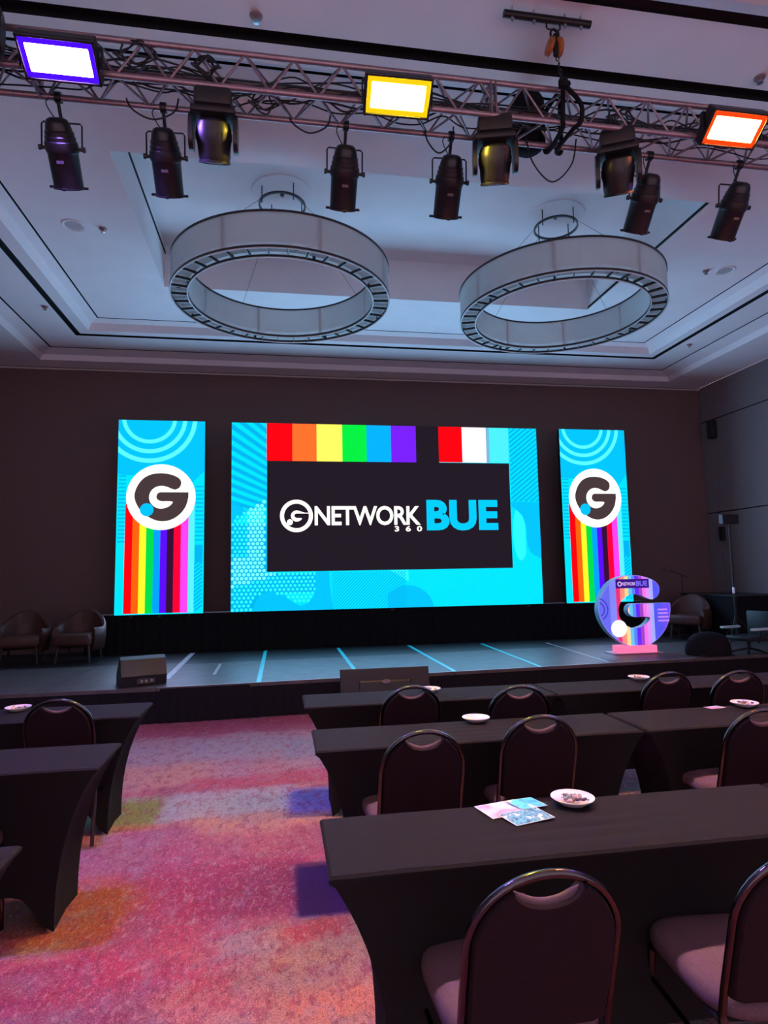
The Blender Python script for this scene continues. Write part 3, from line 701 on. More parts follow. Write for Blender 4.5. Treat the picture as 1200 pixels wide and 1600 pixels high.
for x in (-1.62, 1.495, 1.53, 4.6, 4.635):
    mb = MB()
    for y in (TY0, TY1): mb.box((x, y, (TZ0 + TZ1) / 2), (0.012, 0.05, H_), ch=0.002)
    for z in (TZ0, TZ1): mb.box((x, (TY0 + TY1) / 2, z), (0.012, W_, 0.05), ch=0.002)
    mb.build('end_frame', M['truss'], tr)

# wash panels -------------------------------------------------------
def lamp_material(name, core, rim_c, strength):
    m = bpy.data.materials.new(name); m.use_nodes = True; nt = m.node_tree; N = nt.nodes; b = N['Principled BSDF']
    tc = N.new('ShaderNodeTexCoord'); sp = N.new('ShaderNodeSeparateXYZ'); nt.links.new(tc.outputs['Object'], sp.inputs[0])
    def edge(o, half, soft):
        a = N.new('ShaderNodeMath'); a.operation = 'ABSOLUTE'; nt.links.new(o, a.inputs[0])
        mr = N.new('ShaderNodeMapRange'); mr.interpolation_type = 'SMOOTHSTEP'; mr.inputs['From Min'].default_value = half; mr.inputs['From Max'].default_value = half - soft; nt.links.new(a.outputs[0], mr.inputs[0]); return mr.outputs[0]
    mu = N.new('ShaderNodeMath'); mu.operation = 'MULTIPLY'; nt.links.new(edge(sp.outputs[0], .186, .012), mu.inputs[0]); nt.links.new(edge(sp.outputs[1], .078, .012), mu.inputs[1])
    mx = N.new('ShaderNodeMix'); mx.data_type = 'RGBA'; nt.links.new(mu.outputs[0], mx.inputs['Factor']); mx.inputs['A'].default_value = (*rim_c, 1); mx.inputs['B'].default_value = (*[c * strength for c in core], 1)
    nt.links.new(mx.outputs['Result'], b.inputs['Emission Color']); b.inputs['Emission Strength'].default_value = 1.0; b.inputs['Base Color'].default_value = (0, 0, 0, 1)
    return m
def wash(x, yc, zc, tilt, yaw, core, rim_c, lab, k=1.0):
    t = thing('wash_light', lab, 'stage light', (x, yc, zc), yaw, group='colour wash panels on the truss')
    q = Matrix.Rotation(R(tilt), 4, 'X')          # face normal from straight down (-z), tilted towards the audience
    def put(o): o.rotation_euler = (-R(tilt), 0, 0); return o
    mb = MB(); mb.box((0, 0, 0.055), (0.46, 0.25, 0.09), ch=0.012)
    for i in range(9): mb.box((-0.2 + i * 0.05, 0, 0.115), (0.012, 0.22, 0.035))
    put(mb.build('housing', M['black_metal'], t))
    mb = MB(); mb.box((0, 0, 0.004), (0.43, 0.215, 0.006)); put(mb.build('diffuser', lamp_material('wash_' + lab.split()[1], core, rim_c, LAMP * k), t))
    mb = MB()
    for sx in (-1, 1): mb.box((sx * 0.222, 0, 0.0), (0.014, 0.25, 0.02), ch=0.003)
    for sy in (-1, 1): mb.box((0, sy * 0.116, 0.0), (0.46, 0.014, 0.02), ch=0.003)
    put(mb.build('bezel', M['black_gloss'], t))
    mb = MB()
    for sx in (-1, 1): mb.box((sx * 0.242, 0.03, 0.05), (0.008, 0.035, 0.16))
    mb.box((0, 0.03, 0.13), (0.49, 0.035, 0.008)); mb.tube([(0, 0.03, 0.13), (0, 0.06, 0.20)], 0.012, 8); mb.build('yoke', M['black_metal'], t)
    return t
wash(-1.375, 3.87, 4.885, 30, 0.0, (0.30, 0.16, 1.0), (0.06, 0.0, 1.0), 'glowing violet-blue wash panel at the left end of the truss', 1.35)
wash(0.785, 3.87, 4.885, 36, -0.02, (1.0, 0.72, 0.06), (1.0, 0.60, 0.0), 'glowing yellow wash panel at the middle of the truss')
wash(3.35, 3.87, 4.915, 36, 0.0, (1.0, 0.26, 0.05), (1.0, 0.05, 0.0), 'glowing red wash panel at the right end of the truss')
wash(5.5, 3.86, 4.97, 45, 0.0, (0.26, 0.14, 1.0), (0.06, 0.0, 1.0), 'lit violet wash panel further right along the truss')

# PAR cans ------------------------------------------------------------
def par_can():
    t = thing('par_can', '', 'stage light', (0, 0, 0), 0, 'PAR cans hanging from the truss')
    a = R(40); ax = Vector((0, math.sin(a), -math.cos(a)))
    piv = Vector((0, 0.10, -0.30))
    mx = axis_mx(piv, ax)
    mb = MB(); mb.lathe([(0.0, -0.185), (0.045, -0.183), (0.066, -0.172), (0.078, -0.15), (0.086, -0.115), (0.086, -0.108), (0.094, -0.10), (0.094, -0.075), (0.100, -0.068), (0.100, -0.045), (0.107, -0.038), (0.110, 0.0), (0.106, 0.02)], 28, mx)
    mb.build('rear_cap', M['black_gloss'], t, 35)
    mb = MB(); mb.lathe([(0.106, 0.02), (0.1, 0.03), (0.098, 0.24), (0.104, 0.242), (0.104, 0.25), (0.09, 0.25), (0.09, 0.05), (0.0, 0.04)], 28, mx); br = mb.build('barrel', M['black_metal'], t, 35)
    for k in range(4):
        th = R(90 * k + 90); mb = MB(); mb.box((0.115 * math.cos(th), 0.115 * math.sin(th), 0.243), (0.03, 0.022, 0.016), rot=(0, 0, th), ch=0.003)
        mb2 = MB(); mb2.add(mb.v, mb.f, 0, mx); mb2.build('gel_clip', M['black_metal'], br)
    lf = axis_mx(piv + ax * 0.075 + Vector((0, -0.0995 * math.cos(a), -0.0995 * math.sin(a))), Vector((0, -math.cos(a), -math.sin(a))), up=ax)
    mb = MB(); b2 = MB(); b2.box((0, 0, 0), (0.045, 0.018, 0.002)); mb.add(b2.v, b2.f, 0, lf); mb.build('maker_plate', mat('plate_grey', (.12, .10, .11), .5, noise=.1), br)
    mb = MB(); w = 0.132
    mb.tube([(-w, piv.y, piv.z), (-w, piv.y - 0.02, piv.z + 0.16), (-w + .012, piv.y - 0.022, piv.z + 0.175), (w - .012, piv.y - .022, piv.z + 0.175), (w, piv.y - 0.02, piv.z + 0.16), (w, piv.y, piv.z)], 0.006, 6); yk = mb.build('yoke', M['black_metal'], t)
    for s in (-1, 1):
        mb = MB(); mb.tube([(s * 0.108, piv.y, piv.z), (s * 0.15, piv.y, piv.z)], 0.012, 10); mb.tube([(s * .135, piv.y, piv.z), (s * .152, piv.y, piv.z)], .018, 8); mb.build('knob', M['black_plastic'], yk, 40)
    mb = MB(); mb.tube([(0, piv.y - 0.022, piv.z + 0.175), (0, 0, -0.03)], 0.012, 8); mb.lathe([(0.022, -0.02), (0.036, -0.02), (0.036, 0.02), (0.022, 0.02)], 16, Matrix.Rotation(R(90), 4, 'Y'), closed=True); mb.build('clamp', M['black_metal'], t, 40)
    mb = MB(); mb.tube(smooth_path([(-.02, .0, 0.03), (-.07, -.02, -.05), (-.04, .0, -.12), (0.0, .02, -.16)], 5), 0.004, 6); mb.build('tail_cable', M['cable'], t)
    return t
parx = [(-1.51, 'leftmost PAR can, under the violet wash panel'), (-0.82, 'PAR can left of the first moving head'), (0.465, 'PAR can below and left of the yellow wash panel, lit olive'), (1.265, 'PAR can left of the middle moving head'), (2.90, 'PAR can behind the right-hand moving head'), (3.70, 'rightmost PAR can, under the red wash panel')]
par0 = par_can()
for i, (x, lab) in enumerate(parx):
    o = par0 if i == 0 else copy_tree(par0)
    o.location = (x, TY1, TZ0); o['label'] = lab; o.rotation_euler = (0, 0, rnd.uniform(-.05, .05))

# moving heads --------------------------------------------------------
def moving_head():
    t = thing('moving_head', '', 'stage light', (0, 0, 0), 0, 'moving head lights on the truss')
    mb = MB(); mb.box((0, 0, -0.075), (0.25, 0.24, 0.13), ch=0.03); mb.box((0, 0, -0.16), (0.30, 0.20, 0.05), ch=0.02); mb.build('base', M['black_plastic'], t, 40)
    for s in (-1, 1):
        mb = MB(); mb.box((s * 0.05, -0.03, -0.005), (0.03, 0.05, 0.05), ch=.006); mb.tube([(s * .05, -.05, 0.03), (s * .05, 0.0, .03)], .024, 10); mb.build('clamp', M['truss'], t)
        prof = [(0.0, -0.15), (-0.055, -0.17), (-0.075, -0.24), (-0.07, -0.36), (-0.03, -0.40), (0.03, -0.40), (0.07, -0.36), (0.075, -0.24), (0.055, -0.17)]
        mb = MB(); n = len(prof)
        mb.prism([(p[0], p[1]) for p in prof], 0.03, Matrix.Translation((s * 0.147 + (0.015 if s > 0 else 0.015), 0, 0)) @ Matrix.Rotation(R(90), 4, 'Z')); mb.build('yoke_arm', M['black_gloss'], t, 50)
    mx = axis_mx((0, 0.0, -0.29), (0, 0.6, -1))
    mb = MB(); mb.lathe([(0.0, -0.10), (0.07, -0.098), (0.105, -0.08), (0.118, -0.04), (0.12, 0.02), (0.112, 0.06), (0.108, 0.12), (0.102, 0.15), (0.106, 0.155), (0.106, 0.168), (0.094, 0.168), (0.09, 0.15), (0.0, 0.15)], 28, mx); hd = mb.build('head', M['black_gloss'], t, 35)
    mb = MB()
    for k in range(26):
        if k % 13 > 5: continue
        a = R(180 + k * 13.85); q = MB(); q.box((0.1185 * math.cos(a), 0.1185 * math.sin(a), 0.005), (0.006, 0.008, 0.05), rot=(0, 0, a)); mb.add(q.v, q.f, 0, mx)
    mb.build('vent_fin', M['black_plastic'], hd)
    mb = MB(); mb.lathe([(0.0, 0.158), (0.05, 0.166), (0.092, 0.158), (0.092, 0.155), (0.0, 0.155)], 24, mx); mb.build('lens', mat('lens_glass', (.25, .27, .3), .08, spec=.8, noise=.1), hd, 40)
    return t
mh0 = moving_head()
for i, (x, y, z, rz, lab) in enumerate([(-0.458, 4.10, 4.935, 0.0, 'moving head between the violet and yellow wash panels'), (1.548, 4.10, 4.955, -0.25, 'moving head in the middle, right of the yellow wash panel'), (2.525, 4.10, 4.955, -0.45, 'moving head towards the right, beside a tilted PAR can'), (-1.86, 3.83, 5.29, 0.2, 'moving head cut off by the left edge of the picture')]):
    o = mh0 if i == 0 else copy_tree(mh0)
    o.location = (x, y, z); o.rotation_euler = (0, 0, rz); o['label'] = lab

# cables ----------------------------------------------------------------
def cable(pts, r, lab, group='cables threaded along the truss', closed=False):
    mb = MB(); mb.tube(smooth_path(pts, 6, closed), r, 6, closed); return tag(mb.build('cable', M['cable'], None, 60), lab, 'cable', group)
for k in range(7):
    pts = []; x = -3.2 + rnd.random() * 0.3; y0 = rnd.uniform(4.05, 4.2)
    while x < 6.2:
        pts.append((x, y0 + rnd.uniform(-.06, .06), rnd.uniform(4.975, 5.15) if k < 5 else rnd.uniform(4.955, 5.0))); x += rnd.uniform(0.14, 0.32)
    cable(pts, 0.007 if k % 2 else 0.0055, 'black cable threaded along inside the truss')
for k, (x0, w, s, lab) in enumerate([(-1.06, .35, .13, 'cable drooping under the truss beside the violet panel'), (1.85, .40, .33, 'long cable loop hanging below the truss beside the hoist'), (0.05, .30, .12, 'cable loop under the truss left of the yellow panel'), (2.45, .28, .10, 'cable loop under the truss right of the hoist'), (1.05, .22, .18, 'cable loop beside the middle PAR can')]):
    cable([(x0, 4.22, 4.95), (x0 + w * .12, 4.22, 4.95 - s * .6), (x0 + w * .5, 4.23, 4.95 - s), (x0 + w * .9, 4.22, 4.95 - s * .55), (x0 + w, 4.2, 4.97)], 0.006, lab, 'loops of cable under the truss')
def coil(cx, cy, cz, r, turns, lab):
    pts = []
    for i in range(turns * 9):
        a = 2 * math.pi * i / 9; rr = r * (1 + .25 * math.sin(i * 1.7)); pts.append((cx + rr * math.cos(a) * 1.3, cy + .03 * math.sin(i * 2.1), cz + rr * .75 * math.sin(a) + .006 * math.cos(i)))
    cable(pts, 0.006, lab, 'coils of cable on the truss')
coil(-0.50, 3.985, 5.06, 0.06, 4, 'coiled cable bundle above the left moving head'); coil(-0.95, 4.0, 5.10, 0.09, 3, 'loosely coiled cable right of the violet panel'); coil(-0.12, 4.1, 4.93, 0.07, 3, 'coiled cable bundle right of the left moving head'); coil(2.55, 4.05, 5.06, 0.08, 3, 'coiled cable bundle right of the hoist')
# thin pipe inside the truss
mb = MB(); mb.tube([(TX0, 4.21, 5.165), (TX1, 4.21, 5.165)], 0.008, 8); tag(mb.build('safety_pipe', M['black_metal']), 'thin dark pipe running along the top inside the truss', 'pipe')

# hoist -------------------------------------------------------------------
rp = thing('rigging_pipe', 'short black rigging pipe bolted to the ceiling above the truss', 'pipe', (1.84, 3.75, 5.495))
mb = MB(); mb.tube([(-0.32, 0, 0), (0.32, 0, 0)], 0.026, 12); mb.build('pipe', M['black_metal'], rp, 40)
for x in (-0.26, -0.1, 0.13, 0.25):
    mb = MB(); mb.tube([(x, 0, -0.05), (x, 0, 0.053)], 0.008, 8); mb.tube([(x, 0, -0.035), (x, 0, -0.024)], .014, 6); mb.build('threaded_rod', M['steel'], rp, 40)
mb = MB(); mb.tube([(-0.01, 0, -.02), (-0.01, 0, -.065), (.0, 0, -.075), (.08, 0, -.075), (.09, 0, -.065), (.09, 0, -.02)], .006, 6); mb.build('shackle', M['black_metal'], rp, 40)
hs = thing('chain_hoist', 'orange-brown pulley block hanging above the truss', 'hoist', (1.88, 3.75, 5.415))
mb = MB(); mb.tube(smooth_path([(0, 0, 0.01), (.03, 0, -.01), (.03, 0, -.05), (0, 0, -.065)], 5), .01, 8); mb.tube(smooth_path([(0, 0, 0.01), (-.02, 0, -.01), (-.02, 0, -.05), (0, 0, -.065)], 5), .008, 8); mb.build('hook', M['black_metal'], hs, 40)
for s, a in ((-1, 12), (1, -12)):
    mb = MB(); mb.lathe([(0.0, -.018), (.05, -.018), (.062, -.01), (.05, 0.0), (.062, .01), (.05, .018), (0, .018)], 24, Matrix.Translation((s * .032, 0, -.125)) @ Matrix.Rotation(R(a), 4, 'Y') @ Matrix.Rotation(R(90), 4, 'Y')); mb.build('pulley_wheel', M['orange'], hs, 40)
mb = MB(); mb.box((0, -.02, -.13), (.03, .03, .16), ch=.006); mb.build('cheek_plate', M['black_metal'], hs)
lk = MB(); lk.tube([(.011 * math.cos(R(a)), 0, .02 * math.sin(R(a))) for a in range(0, 360, 45)], .004, 6, closed=True); lkm = lk.mesh('chain_link', M['black_metal'], 40)
for k in range(4): link('chain_link', lkm, hs, (0.02 + k * .018, 0.02 * k, -.212 - k * .028), (0, 0, R(90 * (k % 2))))
# straps around the truss
sl = thing('lifting_sling', 'black lifting straps wrapped around the truss under the hoist', 'sling', (2.07, 0, 0))
for dx, lab in ((-0.04, 'a'), (0.10, 'b')):
    mb = MB(); top = (-0.09, 3.84, 5.10)
    mb.tube(smooth_path([top, (dx, 3.955, 5.06), (dx, 3.97, TZ0), (dx * .6, 4.02, 4.90), (dx * .4, 4.25, 4.90), (dx, 4.29, TZ0), (dx, 4.29, TZ1), (dx * .3, 4.12, 5.24), (dx * .2, 3.97, 5.22), top], 5), 0.017, 8); mb.build('strap', M['black_cloth'], sl, 50)
mb = MB(); mb.box((-.09, 3.84, 5.105), (.06, .05, .07), ch=.015); mb.build('knot', M['black_cloth'], sl)
cb = thing('chain_bag', 'dark round chain bag behind the truss beside the hoist', 'bag', (1.96, 4.43, 4.99))
mb = MB(); mb.lathe([(0.0, 0.0), (0.07, 0.005), (0.115, 0.04), (0.135, 0.12), (0.14, 0.28), (0.135, 0.42), (0.11, 0.47), (0.10, 0.47), (0.11, 0.42), (0.0, 0.40)], 24); mb.build('bag', M['black_cloth'], cb, 40)
mb = MB(); mb.tube([(.1, 0, .46), (.07, 0, .50)], .006, 6); mb.tube([(-.1, 0, .46), (-.07, 0, .50)], .006, 6); mb.build('strap', M['black_metal'], cb)

# ------------------------------------------------------------------ tables with stretch covers
def cover_mesh(Lx=1.83, Ly=0.46, H=0.75, seed=1):
    r2 = random.Random(seed)
    # perimeter samples (rounded rectangle), counter-clockwise from the near left corner
    P = []
    nx, ny = 30, 10
    for i in range(nx): P.append((-Lx / 2 + Lx * i / nx, -Ly / 2))
    for i in range(ny): P.append((Lx / 2, -Ly / 2 + Ly * i / ny))
    for i in range(nx): P.append((Lx / 2 - Lx * i / nx, Ly / 2))
    for i in range(ny): P.append((-Lx / 2, Ly / 2 - Ly * i / ny))
    n = len(P); V, F_ = [], []
    T = [0.0, 0.006, 0.02, 0.04, 0.08, 0.13, 0.2, 0.3, 0.42, 0.55, 0.7, 0.85, 1.0]
    for it, t in enumerate(T):
        g = 1 - (1 - t) ** 2.6 if t > 0.02 else 0
        rr = 0.010 if it == 0 else 0.0
        for x, y in P:
            u, w = abs(x) / (Lx / 2), abs(y) / (Ly / 2)
            long_side = w > 0.999
            # hem rises between the legs
            if long_side: q = max(0.0, min(1.0, (1 - u) / 0.24)); hem = 0.17 * (q * q * (3 - 2 * q)); pull = 0.045 * (1 - u ** 4) * math.sin(math.pi * min(1, t * 1.1))
            else: q = 1 - w; hem = 0.02 * q; pull = 0.0
            insx, insy = 0.19 * g, 0.055 * g + pull
            X = (Lx / 2 - insx - rr) * (x / (Lx / 2)); Y = (Ly / 2 - insy - rr) * (y / (Ly / 2))
            if not long_side: X -= math.copysign(0.03 * (1 - w * w) * math.sin(math.pi * t), x)
            V.append((X, Y, H - 0.004 * (it > 0) - (H - 0.004 - hem) * (0 if it < 1 else t)))
    for i in range(len(T) - 1):
        for j in range(n):
            j2 = (j + 1) % n; F_.append((i * n + j2, i * n + j, (i + 1) * n + j, (i + 1) * n + j2))
    # top with creases
    gx, gy = 61, 17; o = len(V)
    for j in range(gy):
        for i in range(gx):
            x = -Lx / 2 + 0.01 + (Lx - 0.02) * i / (gx - 1); y = -Ly / 2 + 0.01 + (Ly - 0.02) * j / (gy - 1)
            e = min(1, (Lx / 2 - abs(x)) / .1) * min(1, (Ly / 2 - abs(y)) / .05)
            z = H + 0.0004 + e * (0.007 * max(0, math.sin((y * 1.0 - x * .08) * 75 + 2 * math.sin(x * 3 + seed))) * math.exp(-((x + .05) / .35) ** 2) * (1 if y < 0.08 else .4))
            V.append((x, y, z))
    for j in range(gy - 1):
        for i in range(gx - 1): F_.append((o + j * gx + i, o + j * gx + i + 1, o + (j + 1) * gx + i + 1, o + (j + 1) * gx + i))
    mb = MB(); mb.add(V, F_); return mb.mesh('stretch_cover', M['cover'], 40)
CM = cover_mesh()
def table(x0, yc, lab, left=False):
    t = thing('training_table', lab, 'table', (x0 + 0.915, yc, 0), group='narrow tables in black stretch covers')
    link('stretch_cover', CM, t)
    mb = MB(); mb.box((0, 0, 0.731), (1.80, 0.43, 0.022), ch=.004); mb.build('tabletop', M['table_wood'], t)
    for sx in (-1, 1):
        for sy in (-1, 1):
            mb = MB(); mb.tube([(sx * .70, sy * .15, .72), (sx * .705, sy * .155, 0.012)], .014, 8); mb.lathe([(0, .0), (.02, .0), (.02, .02), (0, .02)], 10, Matrix.Translation((sx * .705, sy * .155, 0))); mb.build('leg', M['steel'], t, 40)
    return t
table(0.135, 2.185, 'black-covered table in the nearest right row, with leaflets and plate'); table(1.975, 2.185, 'black-covered table at the right end of the nearest row')
table(0.165, 3.53, 'black-covered table in the second right row, beside the aisle'); table(2.02, 3.53, 'black-covered table at the right end of the second row')
table(0.145, 4.61, 'black-covered table in the front right row, beside the aisle'); table(1.985, 4.61, 'black-covered table in the middle of the front right row'); table(3.825, 4.61, 'black-covered table at the far right of the front row')
table(-0.93 - 1.83, 4.615, 'black-covered table on the left, nearest the stage'); table(-0.875 - 1.83, 3.49, 'black-covered table in the middle of the left rows'); table(-0.88 - 1.83, 2.17, 'black-covered table at the bottom left edge')

# ------------------------------------------------------------------ banquet chairs
def chair():
    t = thing('banquet_chair', '', 'chair', (0, 0, 0), 0, 'round-backed banquet chairs at the tables')
    def yb(z): return -0.20 - 0.14 * max(0, (z - 0.46)) / 0.46          # lean of the back
    hw = 0.198
    hoop = [(-hw, z) for z in (0.44, 0.52, 0.60, 0.68)] + arc(0, 0.73, hw, 0.185, 180, 0, 20) + [(hw, z) for z in (0.68, 0.60, 0.52, 0.44)]
    mb = MB(); mb.tube([(x, yb(z), z) for x, z in hoop], 0.0112, 10); mb.build('back_frame', M['chrome_dark'], t, 50)
    # padded back, with a smile-shaped hand hole under the top of the hoop
    outl = [(-hw + .014, 0.50), (-hw + .010, 0.62)] + arc(0, 0.73, hw - .012, 0.172, 180, 122, 8) + arc(0, 0.897, 0.098, 0.062, 186, 354, 12) + arc(0, 0.73, hw - .012, 0.172, 58, 0, 8) + [(hw - .010, 0.62), (hw - .014, 0.50)] + [(0.15, 0.485), (-0.15, 0.485)]
    n = len(outl); c0 = (0, 0.68)
    layers = [(-0.022, 0.965), (-0.017, 0.99), (-0.006, 1.0), (0.012, 1.0), (0.026, .985), (0.032, .95)]
    V, F_ = [], []
    for d, s in layers:
        for x, z in outl:
            X, Z = c0[0] + (x - c0[0]) * s, c0[1] + (z - c0[1]) * s; V.append((X, yb(Z) + d, Z))
    for i in range(len(layers) - 1):
        for j in range(n):
            j2 = (j + 1) % n; F_.append((i * n + j, (i + 1) * n + j, (i + 1) * n + j2, i * n + j2))
    tri = tessellate_polygon([[Vector((p[0], p[1], 0)) for p in outl]]); o2 = (len(layers) - 1) * n
    for a, b_, c in tri:
        A, B, C_ = outl[a], outl[b_], outl[c]
        w = (B[0] - A[0]) * (C_[1] - A[1]) - (C_[0] - A[0]) * (B[1] - A[1])
        if w < 0: b_, c = c, b_
        F_.append((a, b_, c)); F_.append((a + o2, c + o2, b_ + o2))
    bm = MB(); bm.add(V, F_); me = bm.mesh('backrest', M['fab_dark'], 60)
    b_ = bmesh.new(); b_.from_mesh(me); bmesh.ops.recalc_face_normals(b_, faces=b_.faces[:]); b_.to_mesh(me); b_.free()
    bk = link('backrest', me, t)
    lip = arc(0, 0.897, 0.090, 0.060, 200, 340, 12)  # lit upper edge of the pad, its light put into a paler fabric
    mb = MB(); mb.tube([(x, yb(z) + .006, z - .004) for x, z in lip], [.003, .008] + [.013] * 9 + [.008, .003], 8); mb.build('hand_hole_lip', M['fab_seat'], bk, 60)
    # seat cushion: rounded trapezoid
    sil = []
    for i in range(40):
        a = 2 * math.pi * i / 40; c, s = math.cos(a), math.sin(a); e = 0.45
        x = math.copysign(abs(c) ** e, c) * 0.222; y = math.copysign(abs(s) ** e, s) * 0.222
        x *= 1.0 + 0.05 * (y / .222); sil.append((x, y))
    V, F_ = [], []
    prof = [(0.93, 0.425), (0.99, 0.432), (1.0, 0.45), (0.985, 0.468), (0.93, 0.482), (0.8, 0.490), (0.5, 0.494), (0.2, 0.495)]
    for s, z in prof: V += [(x * s, y * s + .005, z) for x, y in sil]
    for i in range(len(prof) - 1):
        for j in range(40):
            j2 = (j + 1) % 40; F_.append((i * 40 + j, i * 40 + j2, (i + 1) * 40 + j2, (i + 1) * 40 + j))
    F_.append(tuple(range(40))[::-1]); F_.append(tuple(len(V) - 40 + j for j in range(40)))
    mb = MB(); mb.add(V, F_); mb.build('seat', M['fab_seat'], t, 60)
    mb = MB(); mb.box((0, 0.0, 0.418), (.40, .40, .016), ch=.006); mb.build('seat_pan', M['black_plastic'], t)
    for s in (-1, 1):
        mb = MB(); mb.tube(smooth_path([(s * hw, yb(.44), .445), (s * hw, -.205, .40), (s * hw, -.215, .25), (s * .2, -.255, .012)], 4), .0125, 8); mb.build('leg', M['chrome_dark'], t, 50)
        mb = MB(); mb.tube(smooth_path([(s * .195, .13, .415), (s * .197, .185, .40), (s * .2, .20, .36), (s * .205, .215, .012)], 4), .0125, 8); mb.build('leg', M['chrome_dark'], t, 50)
        mb = MB(); mb.tube([(s * .2, -.212, .30), (s * .202, .20, .30)], .008, 8); mb.build('stretcher', M['chrome_dark'], t, 50)
    return t
ch0 = chair()
spots = [(0.640, 1.51, 0.0, 'banquet chair nearest the camera, rainbow glints on its rim'), (1.355, 1.48, -0.10, 'banquet chair cut off at the bottom right corner'),
         (0.650, 2.90, 0.04, 'banquet chair at the second right row, nearest the aisle'), (1.290, 3.06, -0.03, 'banquet chair at the second right row, second from the aisle'), (2.45, 2.93, -0.05, 'banquet chair at the second right row, at the picture edge'),
         (0.83, 4.04, 0.05, 'banquet chair at the front right row, nearest the aisle'), (1.50, 3.87, -0.06, 'banquet chair at the front right row, second from the aisle'), (2.70, 4.10, 0.03, 'banquet chair at the front right row, third from the aisle'), (3.20, 4.03, -0.04, 'banquet chair at the front right row, furthest right'),
         (-1.36, 4.16, 0.0, 'banquet chair on the left, at the table nearest the stage'), (-1.50, 2.80, 0.03, 'banquet chair at the left edge, mostly out of the picture')]
for i, (x, yt, rz, lab) in enumerate(spots):
    o = ch0 if i == 0 else copy_tree(ch0)
    o.location = (x + math.sin(-rz) * .34, yt + 0.34, 0); o.rotation_euler = (0, 0, rz); o['label'] = lab

# ------------------------------------------------------------------ on the tables
def plate_with_sweets(x, y, n, lab, r=0.082):
    z = 0.7545
    p = thing('plate', lab, 'plate', (x, y, z), group='white plates on the tables')
    mb = MB(); mb.lathe([(0.0, 0.0), (r * .6, 0.0), (r * .68, 0.006), (r * .98, 0.022), (r, 0.024), (r * .96, 0.0255), (r * .66, 0.0105), (r * .58, 0.005), (0, 0.005)], 40); mb.build('dish', M['plate'], p, 60)
    mb = MB(); mb.lathe([(r * .97, 0.0235), (r * 1.005, 0.0235), (r * 1.005, 0.0262), (r * .97, 0.0262)], 40, closed=True); mb.build('rim', M['white'], p, 60)
    cols = [mat('sweet_silver', (.6, .58, .6), .25, metal=.6, noise=.3), mat('sweet_dark', (.10, .07, .09), .35, noise=.4), mat('sweet_pink', (.6, .34, .4), .35, noise=.2), mat('sweet_gold', (.75, .42, .1), .3, metal=.4, noise=.3)]
    for k in range(n):
        a = rnd.uniform(0, 6.28); q = rnd.uniform(0, .62) ** .7 * r * .8
        m = cols[rnd.choice((0, 0, 1, 1, 2))] if k else cols[3]
        t = thing('wrapped_sweet', 'small wrapped sweet in the ' + lab, 'sweet', (x + q * math.cos(a), y + q * math.sin(a), z + 0.012 + rnd.uniform(0, .012)), rnd.uniform(0, 6), 'sweets in the ' + lab)
        mb = MB(); mb.box((0, 0, 0.005), (.020, .013, .010), rot=(rnd.uniform(-.5, .5), rnd.uniform(-.5, .5), 0), ch=.004); sw = mb.build('sweet', m, t, 50)
        mb = MB()
        for s in (-1, 1): mb.add([(s * .009, 0, .005), (s * .018, -.007, .008), (s * .018, .007, .003)], [(0, 1, 2)] if s > 0 else [(0, 2, 1)]); mb.add([(s * .009, 0, .0056), (s * .018, -.007, .0086), (s * .018, .007, .0036)], [(0, 2, 1)] if s > 0 else [(0, 1, 2)])
        mb.build('wrapper_end', m, sw)
plate_with_sweets(1.104, 2.35, 20, 'plate of sweets on the nearest table'); plate_with_sweets(1.15, 3.715, 0, 'empty pink-lit plate on the second row'); plate_with_sweets(2.95, 3.70, 10, 'plate of sweets at the right end of the second row')
plate_with_sweets(2.86, 4.77, 9, 'plate of sweets on the front right row'); plate_with_sweets(1.10, 4.70, 4, 'plate on the front row behind a chair back'); plate_with_sweets(-1.80, 4.75, 8, 'plate of sweets on the left table by the stage')

def card_material(name, stops, sc):
    m = bpy.data.materials.new(name); m.use_nodes = True; nt = m.node_tree; N = nt.nodes; b = N['Principled BSDF']
    tc = N.new('ShaderNodeTexCoord'); n = N.new('ShaderNodeTexNoise'); n.inputs['Scale'].default_value = sc; n.inputs['Detail'].default_value = 2; nt.links.new(tc.outputs['Object'], n.inputs['Vector'])
    r = N.new('ShaderNodeValToRGB'); e = r.color_ramp.elements
    while len(e) < len(stops): e.new(.5)
    for i, (p, c) in enumerate(stops): e[i].position = p; e[i].color = (*lin(c), 1)
    nt.links.new(n.outputs[0], r.inputs[0]); nt.links.new(r.outputs[0], b.inputs['Base Color']); b.inputs['Roughness'].default_value = .3; return m
c1 = card_material('leaflet_print_pink', [(.35, (130, 200, 235)), (.48, (215, 190, 240)), (.58, (245, 120, 140)), (.7, (190, 170, 235))], 9)
c2 = card_material('leaflet_print_blue', [(.38, (30, 150, 205)), (.5, (90, 205, 235)), (.6, (60, 170, 220)), (.7, (235, 245, 250))], 14)
c3 = card_material('leaflet_print_photo', [(.38, (20, 60, 90)), (.48, (110, 190, 210)), (.55, (40, 70, 110)), (.62, (220, 230, 235))], 30)
